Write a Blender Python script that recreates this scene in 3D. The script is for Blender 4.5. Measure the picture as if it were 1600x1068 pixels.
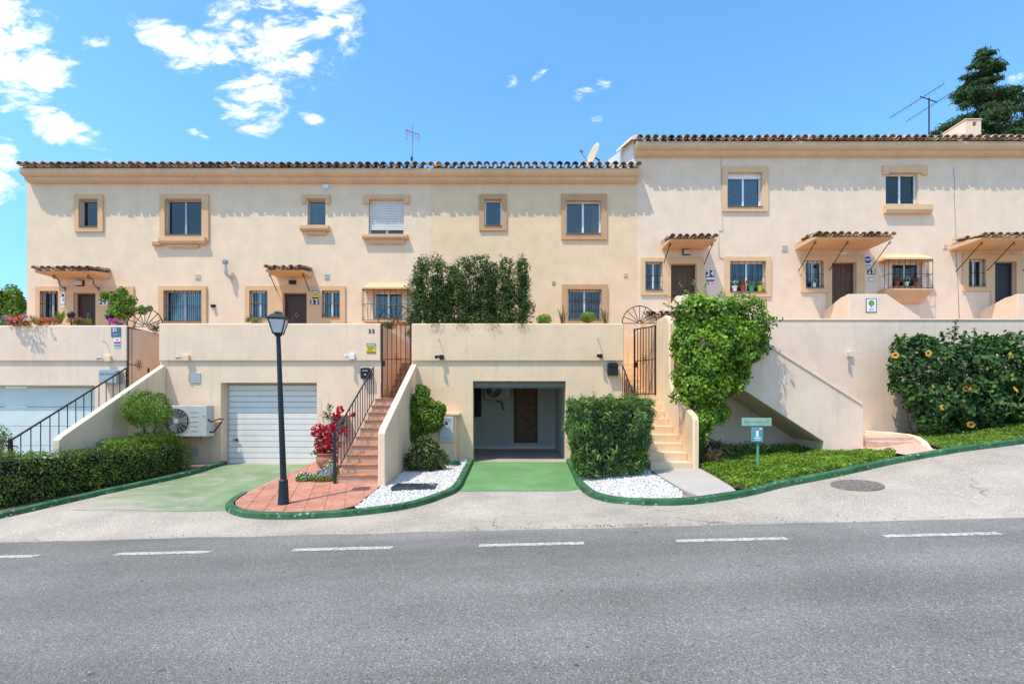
import bpy, bmesh, math, random
import numpy as np
from mathutils import Vector, Matrix, noise
from mathutils.geometry import delaunay_2d_cdt

random.seed(7); rng = np.random.default_rng(7)
scene = bpy.context.scene
COL = scene.collection
for o in list(bpy.data.objects):
    bpy.data.objects.remove(o)

# ------------------------------------------------------------------ camera
F, CX, HY, EZ = 783.0, 800.0, 632.0, 1.6        # focal length in photo pixels, vanishing point, eye height
cam = bpy.data.cameras.new('camera'); camo = bpy.data.objects.new('camera', cam); COL.objects.link(camo)
cam.sensor_width = 36; cam.lens = 36 * F / 1600; cam.shift_y = (HY - 534) / 1600
cam.clip_start = 0.05; cam.clip_end = 3000
camo.location = (0, 0, EZ); camo.rotation_euler = (math.radians(90), 0, 0)
scene.camera = camo

# ------------------------------------------------------------------ sky and sun
SUN = Vector((-1.12, -1.0, 3.05)).normalized()
SKY_STRENGTH = 0.15
world = bpy.data.worlds.new('World'); scene.world = world; world.use_nodes = True
def build_world():
    nt = world.node_tree; N = nt.nodes; L = nt.links; N.clear()
    def nd(t, **k):
        n = N.new(t)
        for a, b in k.items(): setattr(n, a, b)
        return n
    def mth(op, a, b=None, c=None, clamp=False):
        n = nd('ShaderNodeMath', operation=op, use_clamp=clamp)
        for i, v in enumerate((a, b, c)):
            if v is None: continue
            if isinstance(v, (int, float)): n.inputs[i].default_value = v
            else: L.new(v, n.inputs[i])
        return n.outputs[0]
    out = nd('ShaderNodeOutputWorld'); bg = nd('ShaderNodeBackground'); bg.inputs[1].default_value = SKY_STRENGTH
    L.new(bg.outputs[0], out.inputs[0])
    sky = nd('ShaderNodeTexSky', sky_type='NISHITA'); sky.sun_disc = False
    sky.sun_elevation = math.asin(SUN.z); sky.sun_rotation = math.atan2(SUN.x, SUN.y)
    sky.air_density = 1.0; sky.dust_density = 0.4; sky.ozone_density = 2.0; sky.altitude = 50
    hs = nd('ShaderNodeHueSaturation'); hs.inputs['Saturation'].default_value = 1.06; hs.inputs['Value'].default_value = 1.0
    gr = nd('ShaderNodeMix', data_type='RGBA', blend_type='MULTIPLY'); gr.inputs['Factor'].default_value = 1; gr.inputs['B'].default_value = (.78, 1.04, 1.10, 1)
    L.new(sky.outputs[0], gr.inputs['A']); L.new(gr.outputs['Result'], hs.inputs['Color'])
    tc = nd('ShaderNodeTexCoord'); sep = nd('ShaderNodeSeparateXYZ'); L.new(tc.outputs['Generated'], sep.inputs[0])
    hz = nd('ShaderNodeMapRange', interpolation_type='SMOOTHSTEP'); hz.inputs[1].default_value = 0.0; hz.inputs[2].default_value = .42; L.new(sep.outputs[2], hz.inputs[0])   # clear dry air: little whitening towards the horizon
    hm = nd('ShaderNodeMix', data_type='RGBA'); hm.inputs['A'].default_value = (.62, .66, .80, 1); hm.inputs['B'].default_value = (1, 1, 1, 1); L.new(hz.outputs[0], hm.inputs['Factor'])
    hx = nd('ShaderNodeMix', data_type='RGBA', blend_type='MULTIPLY'); hx.inputs['Factor'].default_value = 1; L.new(hs.outputs[0], hx.inputs['A']); L.new(hm.outputs['Result'], hx.inputs['B'])
    ys = mth('MAXIMUM', sep.outputs[1], 0.05)
    u = mth('DIVIDE', sep.outputs[0], ys); v = mth('DIVIDE', sep.outputs[2], ys)
    uv = nd('ShaderNodeCombineXYZ'); L.new(u, uv.inputs[0]); L.new(v, uv.inputs[1])
    # cloud banks: centre and half axes in view-plane tangents of world directions, tilt in degrees
    B = [(20, 120, 105, 62, 8, 1.0), (85, 190, 120, 34, -34, .85), (-20, 40, 110, 95, 0, 1.1), (-30, 270, 70, 75, 0, 1.0),
         (130, 200, 60, 16, -24, .7), (420, 70, 110, 80, -20, .95), (270, 62, 78, 32, -24, .9), (330, 88, 110, 40, -16, .9), (395, 150, 62, 62, 20, .95),
         (470, 95, 95, 40, 12, .8), (510, 30, 60, 58, -10, .95), (420, 30, 60, 34, -25, .7), (155, 70, 40, 18, -6, .72), (80, 122, 36, 14, -18, .68),
         (490, 190, 34, 14, -20, .66), (318, 213, 34, 10, -22, .66), (920, 140, 40, 15, 20, .72), (850, 112, 26, 9, 40, .6), (795, 124, 15, 15, 60, .58),
         (926, 60, 16, 10, 0, .55), (932, 190, 16, 13, 20, .56), (1592, 128, 26, 16, 20, .7), (1570, 165, 34, 40, 0, .6)]
    acc = None
    for (px, py, a, b, t, w) in B:
        m = nd('ShaderNodeMapping', vector_type='TEXTURE')
        m.inputs['Location'].default_value = ((px - CX) / F, (HY - py) / F, 0)
        m.inputs['Rotation'].default_value = (0, 0, math.radians(t))
        m.inputs['Scale'].default_value = (a * 1.25 / F, b * 1.25 / F, 1)
        L.new(uv.outputs[0], m.inputs[0])
        ln = nd('ShaderNodeVectorMath', operation='LENGTH'); L.new(m.outputs[0], ln.inputs[0])
        val = mth('MULTIPLY', mth('SUBTRACT', 1.0, ln.outputs['Value'], clamp=True), w)
        acc = val if acc is None else mth('MAXIMUM', acc, val)
    nm = nd('ShaderNodeMapping'); nm.inputs['Rotation'].default_value = (0, 0, math.radians(28)); nm.inputs['Scale'].default_value = (1.0, 1.9, 1)
    L.new(uv.outputs[0], nm.inputs[0])
    n1 = nd('ShaderNodeTexNoise'); n1.inputs['Scale'].default_value = 9.5; n1.inputs['Detail'].default_value = 11; n1.inputs['Roughness'].default_value = .66
    n1.inputs['Distortion'].default_value = .35
    L.new(nm.outputs[0], n1.inputs['Vector'])
    front = mth('MULTIPLY', mth('SUBTRACT', sep.outputs[1], 0.30), 5.0, clamp=True)
    d = mth('ADD', mth('MULTIPLY', acc, 0.95), mth('MULTIPLY', mth('SUBTRACT', n1.outputs[0], 0.54), mth('MULTIPLY_ADD', acc, 1.6, 3.0)))
    d = mth('MULTIPLY', d, mth('MULTIPLY', acc, 4.0, clamp=True))
    d = mth('MULTIPLY', d, mth('GREATER_THAN', acc, 0.0005))
    d = mth('MULTIPLY', d, front)
    # scattered cloud over the unseen rest of the sky, thickened to whiten ambient light
    n2 = nd('ShaderNodeTexNoise'); n2.inputs['Scale'].default_value = 3.2; n2.inputs['Detail'].default_value = 8; n2.inputs['Roughness'].default_value = .6
    L.new(tc.outputs['Generated'], n2.inputs['Vector'])
    d2 = mth('MULTIPLY', mth('SUBTRACT', n2.outputs[0], 0.27), mth('SUBTRACT', 1.0, front))
    d = mth('MAXIMUM', d, d2)
    mr = nd('ShaderNodeMapRange', interpolation_type='SMOOTHSTEP'); mr.inputs[1].default_value = .06; mr.inputs[2].default_value = .82; mr.inputs[4].default_value = .98
    L.new(d, mr.inputs[0])
    mix = nd('ShaderNodeMix', data_type='RGBA')
    L.new(mr.outputs[0], mix.inputs['Factor']); L.new(hx.outputs['Result'], mix.inputs['A'])
    mix.inputs['B'].default_value = (4.6, 4.75, 4.95, 1)
    L.new(mix.outputs['Result'], bg.inputs[0])
build_world()
sl = bpy.data.lights.new('sun', 'SUN'); sl.energy = 2.35; sl.angle = math.radians(0.6); sl.color = (1, .925, .80)
so = bpy.data.objects.new('sun', sl); COL.objects.link(so); so.rotation_euler = SUN.to_track_quat('Z', 'Y').to_euler()
vs = scene.view_settings; vs.view_transform = 'Standard'; vs.look = 'None'; vs.exposure = 0.99; vs.gamma = 1.0; vs.use_curve_mapping = False
scene.cycles.max_bounces = 8; scene.cycles.transparent_max_bounces = 16; scene.cycles.caustics_reflective = False; scene.cycles.caustics_refractive = False

# ------------------------------------------------------------------ materials
MATS = {}
def nodes_of(m):
    m.use_nodes = True
    return m.node_tree.nodes, m.node_tree.links, m.node_tree.nodes['Principled BSDF']
def mat(name, col, rough=.6, metal=0, spec=.3, vary=.06, scale=6, bump=0, bscale=40, vary2=0, scale2=.6, streak=0, tint=None, speck=0, spscale=220, spcol=(.1, .1, .1), obj_random=0):
    """procedural surface: base colour with two scales of mottling, optional run-off streaks, specks and relief"""
    if name in MATS: return MATS[name]
    m = bpy.data.materials.new(name); N, L, P = nodes_of(m)
    P.inputs['Roughness'].default_value = rough; P.inputs['Metallic'].default_value = metal; P.inputs['Specular IOR Level'].default_value = spec
    geo = N.new('ShaderNodeNewGeometry'); vec = geo.outputs['Position']
    def noi(sc, det=5, rg=.55, v=vec):
        n = N.new('ShaderNodeTexNoise'); n.inputs['Scale'].default_value = sc; n.inputs['Detail'].default_value = det; n.inputs['Roughness'].default_value = rg
        L.new(v, n.inputs['Vector']); return n.outputs[0]
    def mixc(fac, a, b, bt='MIX'):
        x = N.new('ShaderNodeMix'); x.data_type = 'RGBA'; x.blend_type = bt
        for k, vv in (('Factor', fac), ('A', a), ('B', b)):
            if isinstance(vv, (tuple, list)): x.inputs[k].default_value = tuple(vv) + (1,) if len(vv) == 3 else vv
            elif isinstance(vv, (int, float)): x.inputs[k].default_value = vv
            else: L.new(vv, x.inputs[k])
        return x.outputs['Result']
    def ramp(v, a, b, clampv=True):
        r = N.new('ShaderNodeMapRange'); r.inputs[1].default_value = a; r.inputs[2].default_value = b; L.new(v, r.inputs[0]); return r.outputs[0]
    c = tuple(col)
    dark = tuple(x * (1 - 2.2 * vary) for x in c); lite = tuple(min(.92, x * (1 + 1.2 * vary)) for x in c)
    cur = mixc(ramp(noi(scale), .3, .7), dark, lite)
    if vary2:
        t = tint or tuple(x * .62 for x in c)
        cur = mixc(ramp(noi(scale2, 6, .6), .48, .78), cur, mixc(vary2, cur, t))
    if streak:
        mp = N.new('ShaderNodeMapping'); mp.inputs['Scale'].default_value = (5, 5, .35); L.new(vec, mp.inputs[0])
        s = ramp(noi(1.6, 6, .6, mp.outputs[0]), .52, .8)
        cur = mixc(s, cur, mixc(streak, cur, tuple(x * .55 for x in c)))
    if speck:
        vo = N.new('ShaderNodeTexVoronoi'); vo.inputs['Scale'].default_value = spscale; L.new(vec, vo.inputs['Vector'])
        hs = N.new('ShaderNodeSeparateColor'); L.new(vo.outputs['Color'], hs.inputs[0])
        cur = mixc(ramp(hs.outputs[0], 1 - speck, 1.0), cur, spcol)
        cur = mixc(ramp(hs.outputs[1], 1 - speck, 1.0), cur, tuple(min(.9, x * 1.7 + .04) for x in c))
    if obj_random:
        oi = N.new('ShaderNodeObjectInfo')
        r = N.new('ShaderNodeMapRange'); r.inputs[3].default_value = 1 - obj_random; r.inputs[4].default_value = 1 + obj_random * .6; L.new(oi.outputs['Random'], r.inputs[0])
        cur = mixc(1.0, cur, r.outputs[0], 'MULTIPLY')
    L.new(cur, P.inputs['Base Color'])
    if bump:
        b = N.new('ShaderNodeBump'); b.inputs['Strength'].default_value = bump; b.inputs['Distance'].default_value = .02
        L.new(noi(bscale, 6, .6), b.inputs['Height']); L.new(b.outputs[0], P.inputs['Normal'])
    MATS[name] = m; return m

def stucco(name, c, streak=.13, v2=.09): return mat(name, c, .88, spec=.15, vary=.035, scale=2.2, bump=.32, bscale=26, vary2=v2, scale2=.9, streak=streak)
def glass_mat():
    m = bpy.data.materials.new('window_glass'); m.use_nodes = True; N, L = m.node_tree.nodes, m.node_tree.links; N.clear()
    out = N.new('ShaderNodeOutputMaterial'); mx = N.new('ShaderNodeMixShader'); tr = N.new('ShaderNodeBsdfTransparent'); gl = N.new('ShaderNodeBsdfGlossy')
    tr.inputs[0].default_value = (.66, .69, .70, 1); gl.inputs['Roughness'].default_value = .03; gl.inputs[0].default_value = (.95, .93, .88, 1)
    fr = N.new('ShaderNodeFresnel'); fr.inputs[0].default_value = 1.75
    no = N.new('ShaderNodeTexNoise'); no.inputs['Scale'].default_value = 1.4; b = N.new('ShaderNodeBump'); b.inputs['Strength'].default_value = .05
    L.new(no.outputs[0], b.inputs['Height']); L.new(b.outputs[0], gl.inputs['Normal'])
    L.new(fr.outputs[0], mx.inputs[0]); L.new(tr.outputs[0], mx.inputs[1]); L.new(gl.outputs[0], mx.inputs[2]); L.new(mx.outputs[0], out.inputs[0])
    return m
def leaf_mat(name, c1, c2, c3, trans=.3, rough=.45, spec=.35):
    m = bpy.data.materials.new(name); N, L, P = nodes_of(m)
    at = N.new('ShaderNodeAttribute'); at.attribute_name = 'rnd'
    r = N.new('ShaderNodeValToRGB'); e = r.color_ramp.elements
    e[0].color = c1 + (1,); e[1].color = c3 + (1,); x = r.color_ramp.elements.new(.55); x.color = c2 + (1,)
    L.new(at.outputs['Fac'], r.inputs[0]); L.new(r.outputs[0], P.inputs['Base Color'])
    P.inputs['Roughness'].default_value = rough; P.inputs['Specular IOR Level'].default_value = spec
    t = N.new('ShaderNodeBsdfTranslucent'); L.new(r.outputs[0], t.inputs[0])
    mx = N.new('ShaderNodeMixShader'); mx.inputs[0].default_value = trans
    L.new(P.outputs[0], mx.inputs[1]); L.new(t.outputs[0], mx.inputs[2]); L.new(mx.outputs[0], N['Material Output'].inputs[0])
    return m
GLASS = glass_mat()
W_PALE = stucco('pale_stucco', (.845, .63, .435)); W_YEL = stucco('yellow_stucco', (.83, .595, .375)); W_PINK = stucco('pinkish_stucco', (.85, .645, .475))
W_LOW = stucco('cream_stucco', (.85, .625, .44), .26); W_LOWY = stucco('sand_stucco', (.83, .59, .38), .26); W_RET = stucco('aged_cream_stucco', (.81, .615, .47), .38, .3)
PEACH = stucco('peach_trim', (.73, .455, .25), .12, .1); TAN = stucco('tan_trim', (.58, .34, .18), .12, .1); OCHRE = stucco('ochre_trim', (.75, .495, .28), .12, .1)
CORN = stucco('cornice_paint', (.76, .54, .345), .2, .12)
WHITEWALL = stucco('white_render', (.78, .77, .76), .2, .1)
TILE = mat('roof_tile_clay', (.46, .31, .21), .85, spec=.15, vary=.2, scale=9, vary2=.7, scale2=5, tint=(.62, .54, .43), obj_random=.6, bump=.2, bscale=60)
WHITE = mat('white_frame', (.78, .79, .80), .4, vary=.02); GREYF = mat('grey_frame', (.42, .43, .44), .45, vary=.03)
DARKROOM = mat('room_paint', (.42, .39, .35), .9, vary=.05); CURT = mat('curtain', (.70, .66, .60), .9, vary=.05, scale=12); CURTB = mat('patterned_curtain', (.30, .36, .48), .9, vary=.35, scale=16)
IRON = mat('wrought_iron', (.022, .020, .020), .5, metal=.3, vary=.1); IRONB = mat('brown_iron', (.055, .027, .02), .6, metal=.1, vary=.15); IRONG = mat('green_black_iron', (.03, .042, .045), .5, metal=.3, vary=.15)
DOORB = mat('brown_door', (.075, .04, .028), .5, vary=.15, scale=14, bump=.15, bscale=30); DOORW = mat('weathered_door', (.13, .07, .045), .6, vary=.2, scale=18, bump=.2); DOORD = mat('dark_blue_door', (.035, .035, .045), .45, vary=.1)
ROLL = mat('white_roller', (.76, .72, .67), .45, vary=.03, scale=3, streak=.12); PALEDOOR = mat('pale_green_door', (.60, .68, .66), .45, vary=.03, scale=2, streak=.1)
TERRA = mat('terracotta_tread', (.45, .21, .115), .75, vary=.12, scale=10, bump=.15, bscale=40, obj_random=.12); TERRAR = mat('terracotta_riser', (.59, .375, .255), .8, vary=.08, scale=9, bump=.15, obj_random=.08)
PAVER = mat('terracotta_paver', (.50, .215, .14), .8, vary=.12, scale=11, bump=.2, bscale=50, vary2=.4, scale2=3, tint=(.56, .33, .24), obj_random=.14)
BSTEP = stucco('beige_step_paint', (.74, .55, .36), .1, .14)
GKERB = mat('green_kerb_paint', (.036, .125, .050), .7, vary=.22, scale=5, bump=.35, bscale=30, vary2=.6, scale2=1.6, tint=(.09, .18, .09), speck=.035, spscale=28, spcol=(.42, .42, .38))
GRAMP = mat('green_ramp_paint', (.125, .275, .095), .75, vary=.08, scale=1.3, bump=.2, bscale=60, vary2=.6, scale2=1.7, tint=(.24, .34, .20))
GRAMPO = mat('worn_green_ramp_paint', (.20, .27, .14), .8, vary=.1, scale=1.2, bump=.2, bscale=60, vary2=.9, scale2=2.2, tint=(.38, .35, .27))
CONC = mat('concrete', (.415, .355, .29), .9, spec=.2, vary=.11, scale=.9, bump=.4, bscale=70, vary2=.85, scale2=.55, tint=(.285, .235, .19), speck=.11, spscale=90, spcol=(.26, .24, .22))
PATH = mat('smooth_concrete', (.45, .40, .355), .85, vary=.03, scale=3, bump=.1, bscale=80)
ASPH = mat('asphalt', (.196, .183, .168), .9, spec=.25, vary=.06, scale=.8, bump=.45, bscale=130, vary2=.2, scale2=.5, tint=(.16, .150, .139), speck=.17, spscale=120, spcol=(.075, .072, .07))
SOIL = mat('dry_earth', (.20, .145, .10), .95, vary=.2, scale=8, bump=.4)
PEB = mat('white_pebble', (.66, .62, .57), .7, vary=.08, scale=30)
BLACK = mat('black_plastic', (.018, .018, .02), .45, vary=.05); GREYB = mat('grey_enamel', (.33, .40, .44), .5, vary=.05); LGREY = mat('light_grey_enamel', (.55, .54, .52), .5, vary=.04, streak=.1)
STEEL = mat('galvanised_steel', (.34, .34, .35), .4, metal=.7, vary=.1); LAMPM = mat('lamp_enamel', (.012, .019, .026), .4, vary=.15, scale=8, spec=.4)
POT = mat('terracotta_pot', (.42, .20, .115), .75, vary=.15, scale=9, bump=.1); BARK = mat('bark', (.11, .08, .055), .9, vary=.25, scale=12, bump=.5)
def lampglass():
    return mat('frosted_glass', (.60, .62, .60), .35, spec=.5, vary=.05)
FROST = lampglass()

# ------------------------------------------------------------------ mesh helpers
WL = {}
class MB:
    def __init__(s): s.v = []; s.f = []
    def add(s, vs, fs):
        b = len(s.v); s.v += [tuple(p) for p in vs]; s.f += [tuple(i + b for i in f) for f in fs]; return s
    def box(s, x0, x1, y0, y1, z0, z1):
        return s.add([(x0,y0,z0),(x1,y0,z0),(x1,y1,z0),(x0,y1,z0),(x0,y0,z1),(x1,y0,z1),(x1,y1,z1),(x0,y1,z1)],
                     [(0,3,2,1),(4,5,6,7),(0,1,5,4),(1,2,6,5),(2,3,7,6),(3,0,4,7)])
    def prism(s, poly, a, b, axis):
        """poly in the two other axes (order x,y,z), extruded along axis from a to b"""
        def P(p, t): return {'x': (t, p[0], p[1]), 'y': (p[0], t, p[1]), 'z': (p[0], p[1], t)}[axis]
        n = len(poly); ar = sum(poly[i][0]*poly[(i+1)%n][1] - poly[(i+1)%n][0]*poly[i][1] for i in range(n))
        if (ar < 0) != (axis == 'y'): poly = poly[::-1]
        vs = [P(p, a) for p in poly] + [P(p, b) for p in poly]
        return s.add(vs, [tuple(range(n))[::-1], tuple(range(n, 2*n))] + [(i, (i+1) % n, n + (i+1) % n, n + i) for i in range(n)])
    def tube(s, pts, r, n=6, closed=False):
        pts = [Vector(p) for p in pts]; m = len(pts); rings = []
        prev = None
        for i, p in enumerate(pts):
            if closed: t = pts[(i+1) % m] - pts[i-1]
            else: t = pts[min(i+1, m-1)] - pts[max(i-1, 0)]
            t.normalize()
            if prev is None: a = t.orthogonal().normalized()
            else: a = (prev - t * prev.dot(t)); a = a.normalized() if a.length > 1e-6 else t.orthogonal().normalized()
            prev = a; b = t.cross(a); rr = r[i] if isinstance(r, (list, tuple)) else r
            rings.append([p + (a*math.cos(2*math.pi*k/n) + b*math.sin(2*math.pi*k/n)) * rr for k in range(n)])
        vs = [q for g in rings for q in g]; fs = []
        for i in range(m if closed else m-1):
            j = (i+1) % m
            for k in range(n): fs.append((i*n+k, i*n+(k+1) % n, j*n+(k+1) % n, j*n+k))
        if not closed: fs += [tuple(range(n))[::-1], tuple((m-1)*n+k for k in range(n))]
        return s.add(vs, fs)
    def lathe(s, prof, c=(0,0,0), n=20, axis='z'):
        vs = []; fs = []
        for (r, h) in prof:
            for k in range(n):
                a = 2*math.pi*k/n
                if axis == 'z': vs.append((c[0]+r*math.cos(a), c[1]+r*math.sin(a), c[2]+h))
                else: vs.append((c[0]+r*math.cos(a), c[1]-h, c[2]+r*math.sin(a)))   # axis towards the street
        for i in range(len(prof)-1):
            for k in range(n): fs.append((i*n+k, i*n+(k+1) % n, (i+1)*n+(k+1) % n, (i+1)*n+k))
        fs += [tuple(range(n))[::-1], tuple((len(prof)-1)*n+k for k in range(n))]
        return s.add(vs, fs)
    def holes(s, x0, x1, z0, z1, yf, yb, hs, sides=True, back=None):
        """upright slab facing -y with rectangular holes (x0,x1,z0,z1); reveals run from yf to yb"""
        xs = sorted({x0, x1} | {min(max(v, x0), x1) for h in hs for v in h[:2]}); zs = sorted({z0, z1} | {min(max(v, z0), z1) for h in hs for v in h[2:4]})
        for i in range(len(xs)-1):
            for j in range(len(zs)-1):
                cx, cz = (xs[i]+xs[i+1])/2, (zs[j]+zs[j+1])/2
                if any(h[0] < cx < h[1] and h[2] < cz < h[3] for h in hs): continue
                s.add([(xs[i],yf,zs[j]),(xs[i+1],yf,zs[j]),(xs[i+1],yf,zs[j+1]),(xs[i],yf,zs[j+1])], [(0,1,2,3)])
        for h in hs:
            a, b, c, d = max(h[0], x0), min(h[1], x1), max(h[2], z0), min(h[3], z1)
            s.add([(a,yf,c),(a,yb,c),(a,yb,d),(a,yf,d)], [(0,1,2,3)]); s.add([(b,yf,c),(b,yb,c),(b,yb,d),(b,yf,d)], [(3,2,1,0)])
            if d < z1: s.add([(a,yf,d),(b,yf,d),(b,yb,d),(a,yb,d)], [(3,2,1,0)])
            if c > z0: s.add([(a,yf,c),(b,yf,c),(b,yb,c),(a,yb,c)], [(0,1,2,3)])
        if sides:
            k = yb if back is None else back
            s.add([(x0,yf,z0),(x0,k,z0),(x0,k,z1),(x0,yf,z1)], [(3,2,1,0)]); s.add([(x1,yf,z0),(x1,k,z0),(x1,k,z1),(x1,yf,z1)], [(0,1,2,3)])
            s.add([(x0,yf,z1),(x1,yf,z1),(x1,k,z1),(x0,k,z1)], [(0,1,2,3)]); s.add([(x0,yf,z0),(x1,yf,z0),(x1,k,z0),(x0,k,z0)], [(3,2,1,0)])
        return s
    def build(s, name, m, parent=None, smooth=False, bevel=0, weld=False, **props):
        V = np.array(s.v, dtype=float); lo, hi = V.min(0), V.max(0)
        org = np.array([(lo[0]+hi[0])/2, (lo[1]+hi[1])/2, lo[2]])
        me = bpy.data.meshes.new(name); me.from_pydata([tuple(p) for p in (V-org)], [], s.f); me.materials.append(m)
        if smooth: me.shade_smooth()
        if smooth == 'auto': me.set_sharp_from_angle(angle=math.radians(40))
        o = bpy.data.objects.new(name, me); COL.objects.link(o)
        put(o, org, parent)
        if weld or bevel:
            w = o.modifiers.new('weld', 'WELD'); w.merge_threshold = .0005
        if bevel:
            b = o.modifiers.new('bevel', 'BEVEL'); b.width = bevel; b.segments = 3; b.limit_method = 'ANGLE'; b.angle_limit = math.radians(35); b.harden_normals = True
            me.shade_smooth(); me.set_sharp_from_angle(angle=math.radians(20))
        tag(o, **props); return o
def put(o, org, parent=None):
    org = Vector(org); WL[o.name] = org
    if parent: o.parent = parent; o.location = org - WL[parent.name]
    else: o.location = org
def tag(o, label=None, cat=None, group=None, kind=None):
    if label: o['label'] = label
    if cat: o['category'] = cat
    if group: o['group'] = group
    if kind: o['kind'] = kind
    return o
def thing(name, loc, label, cat, group=None):
    o = bpy.data.objects.new(name, None); COL.objects.link(o); o.empty_display_size = .2; put(o, loc); return tag(o, label, cat, group)
def inst(src, name, loc, parent=None, rot=None, scale=None):
    o = bpy.data.objects.new(name, src.data if hasattr(src, 'data') else src); COL.objects.link(o); put(o, loc, parent)
    if rot is not None: o.rotation_euler = rot
    if scale is not None: o.scale = scale
    return o
def P(px, py, d): return Vector(((px-CX)*d/F, d, EZ + (HY-py)*d/F))
def X(px, d): return (px-CX)*d/F
def Z(py, d): return EZ + (HY-py)*d/F
def R(r, d): return (X(r[0], d), X(r[2], d), Z(r[3], d), Z(r[1], d))     # pixel rect -> x0,x1,z0,z1 on the plane y=d
def text_mesh(s, size, ext=.004):
    c = bpy.data.curves.new('lettering', 'FONT'); c.body = s; c.size = size; c.extrude = ext; c.align_x = 'CENTER'; c.align_y = 'CENTER'; c.offset = size*.03
    o = bpy.data.objects.new('lettering', c); COL.objects.link(o); bpy.context.view_layer.update()
    me = bpy.data.meshes.new_from_object(o.evaluated_get(bpy.context.evaluated_depsgraph_get())); bpy.data.objects.remove(o); return me
def lettering(s, size, loc, m, parent, name='lettering'):
    me = text_mesh(s, size); me.materials.clear(); me.materials.append(m); me.name = name
    o = bpy.data.objects.new(name, me); COL.objects.link(o); put(o, loc, parent); o.rotation_euler = (math.radians(90), 0, 0); return o

# ------------------------------------------------------------------ leaves
def leaves(name, pts, nrm, size, m, parent=None, aspect=.5, fold=.25, rnd=None, kind=None, up=.0, simple=True, **props):
    pts = np.asarray(pts, float); n = len(pts); nrm = np.asarray(nrm, float)
    nrm = nrm / (np.linalg.norm(nrm, axis=1, keepdims=True) + 1e-9); size = np.broadcast_to(size, (n,)).astype(float)
    t = rng.normal(size=(n, 3)); t[:, 2] += up; t -= nrm * (t*nrm).sum(1, keepdims=True); t /= np.linalg.norm(t, axis=1, keepdims=True) + 1e-9
    s = np.cross(nrm, t); S = size[:, None]
    if simple:
        vs = np.stack([pts - t*S*.5, pts + s*S*aspect*.5 + nrm*S*fold*.4, pts + t*S*.5, pts - s*S*aspect*.5 + nrm*S*fold*.4], 1).reshape(-1, 3)
        k = np.arange(n)[:, None]*4; idx = np.concatenate([k+0, k+1, k+2, k+0, k+2, k+3], 1).reshape(-1); per = 4; nf = 2*n; ls = 3
    else:
        vs = np.stack([pts - t*S*.5, pts - t*S*.18 + s*S*aspect*.5 + nrm*S*fold*.4, pts + t*S*.2 + s*S*aspect*.42 + nrm*S*fold*.3, pts + t*S*.5 - nrm*S*fold*.35,
                       pts + t*S*.2 - s*S*aspect*.42 + nrm*S*fold*.3, pts - t*S*.18 - s*S*aspect*.5 + nrm*S*fold*.4], 1).reshape(-1, 3)
        k = np.arange(n)[:, None]*6; idx = np.concatenate([k+0, k+1, k+2, k+3, k+0, k+3, k+4, k+5], 1).reshape(-1); per = 6; nf = 2*n; ls = 4
    lo, hi = vs.min(0), vs.max(0); org = np.array([(lo[0]+hi[0])/2, (lo[1]+hi[1])/2, lo[2]])
    me = bpy.data.meshes.new(name); me.vertices.add(len(vs)); me.vertices.foreach_set('co', (vs-org).astype(np.float32).ravel())
    me.loops.add(len(idx)); me.loops.foreach_set('vertex_index', idx.astype(np.int32))
    me.polygons.add(nf); me.polygons.foreach_set('loop_start', (np.arange(nf)*ls).astype(np.int32)); me.update(calc_edges=True)
    if rnd is None: rnd = np.clip(rng.normal(.5, .22, n), 0, 1)
    a = me.attributes.new('rnd', 'FLOAT', 'POINT'); a.data.foreach_set('value', np.repeat(rnd, per).astype(np.float32))
    me.materials.append(m); o = bpy.data.objects.new(name, me); COL.objects.link(o); put(o, org, parent); tag(o, kind=kind, **props); return o
def blob_pts(blobs, n, shell=.25, rough=.12, nscale=3.0):
    """points in the outer shell of a union of ellipsoids (centre, radii)"""
    C = np.array([b[0] for b in blobs], float); Rr = np.array([b[1] if hasattr(b[1], '__len__') else (b[1],)*3 for b in blobs], float)
    w = (Rr**2).sum(1); w /= w.sum(); P_, N_ = [], []
    while len(P_) < n:
        k = rng.choice(len(blobs), p=w); d = rng.normal(size=3); d /= np.linalg.norm(d)
        q = 1 - shell*abs(rng.normal())*.6
        p = C[k] + d*Rr[k]*q
        nz = noise.noise(Vector(p*nscale)); p = p + d*Rr[k]*rough*(nz*1.6 + .15*rng.normal())
        ins = (((p - C)/Rr)**2).sum(1); ins[k] = 9
        if ins.min() < .55: continue
        P_.append(p); N_.append(d/Rr[k])
    return np.array(P_), np.array(N_)
def clumps(P_, nscale):
    """clump brightness 0..1 per leaf from coherent noise: young and old growth"""
    return np.array([noise.noise(Vector(p*nscale)) for p in P_])
def rn(P_, nscale=4, amp=.35, sd=.16, base=.45): return np.clip(base + amp*clumps(P_, nscale) + rng.normal(0, sd, len(P_)), 0, 1)
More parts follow.
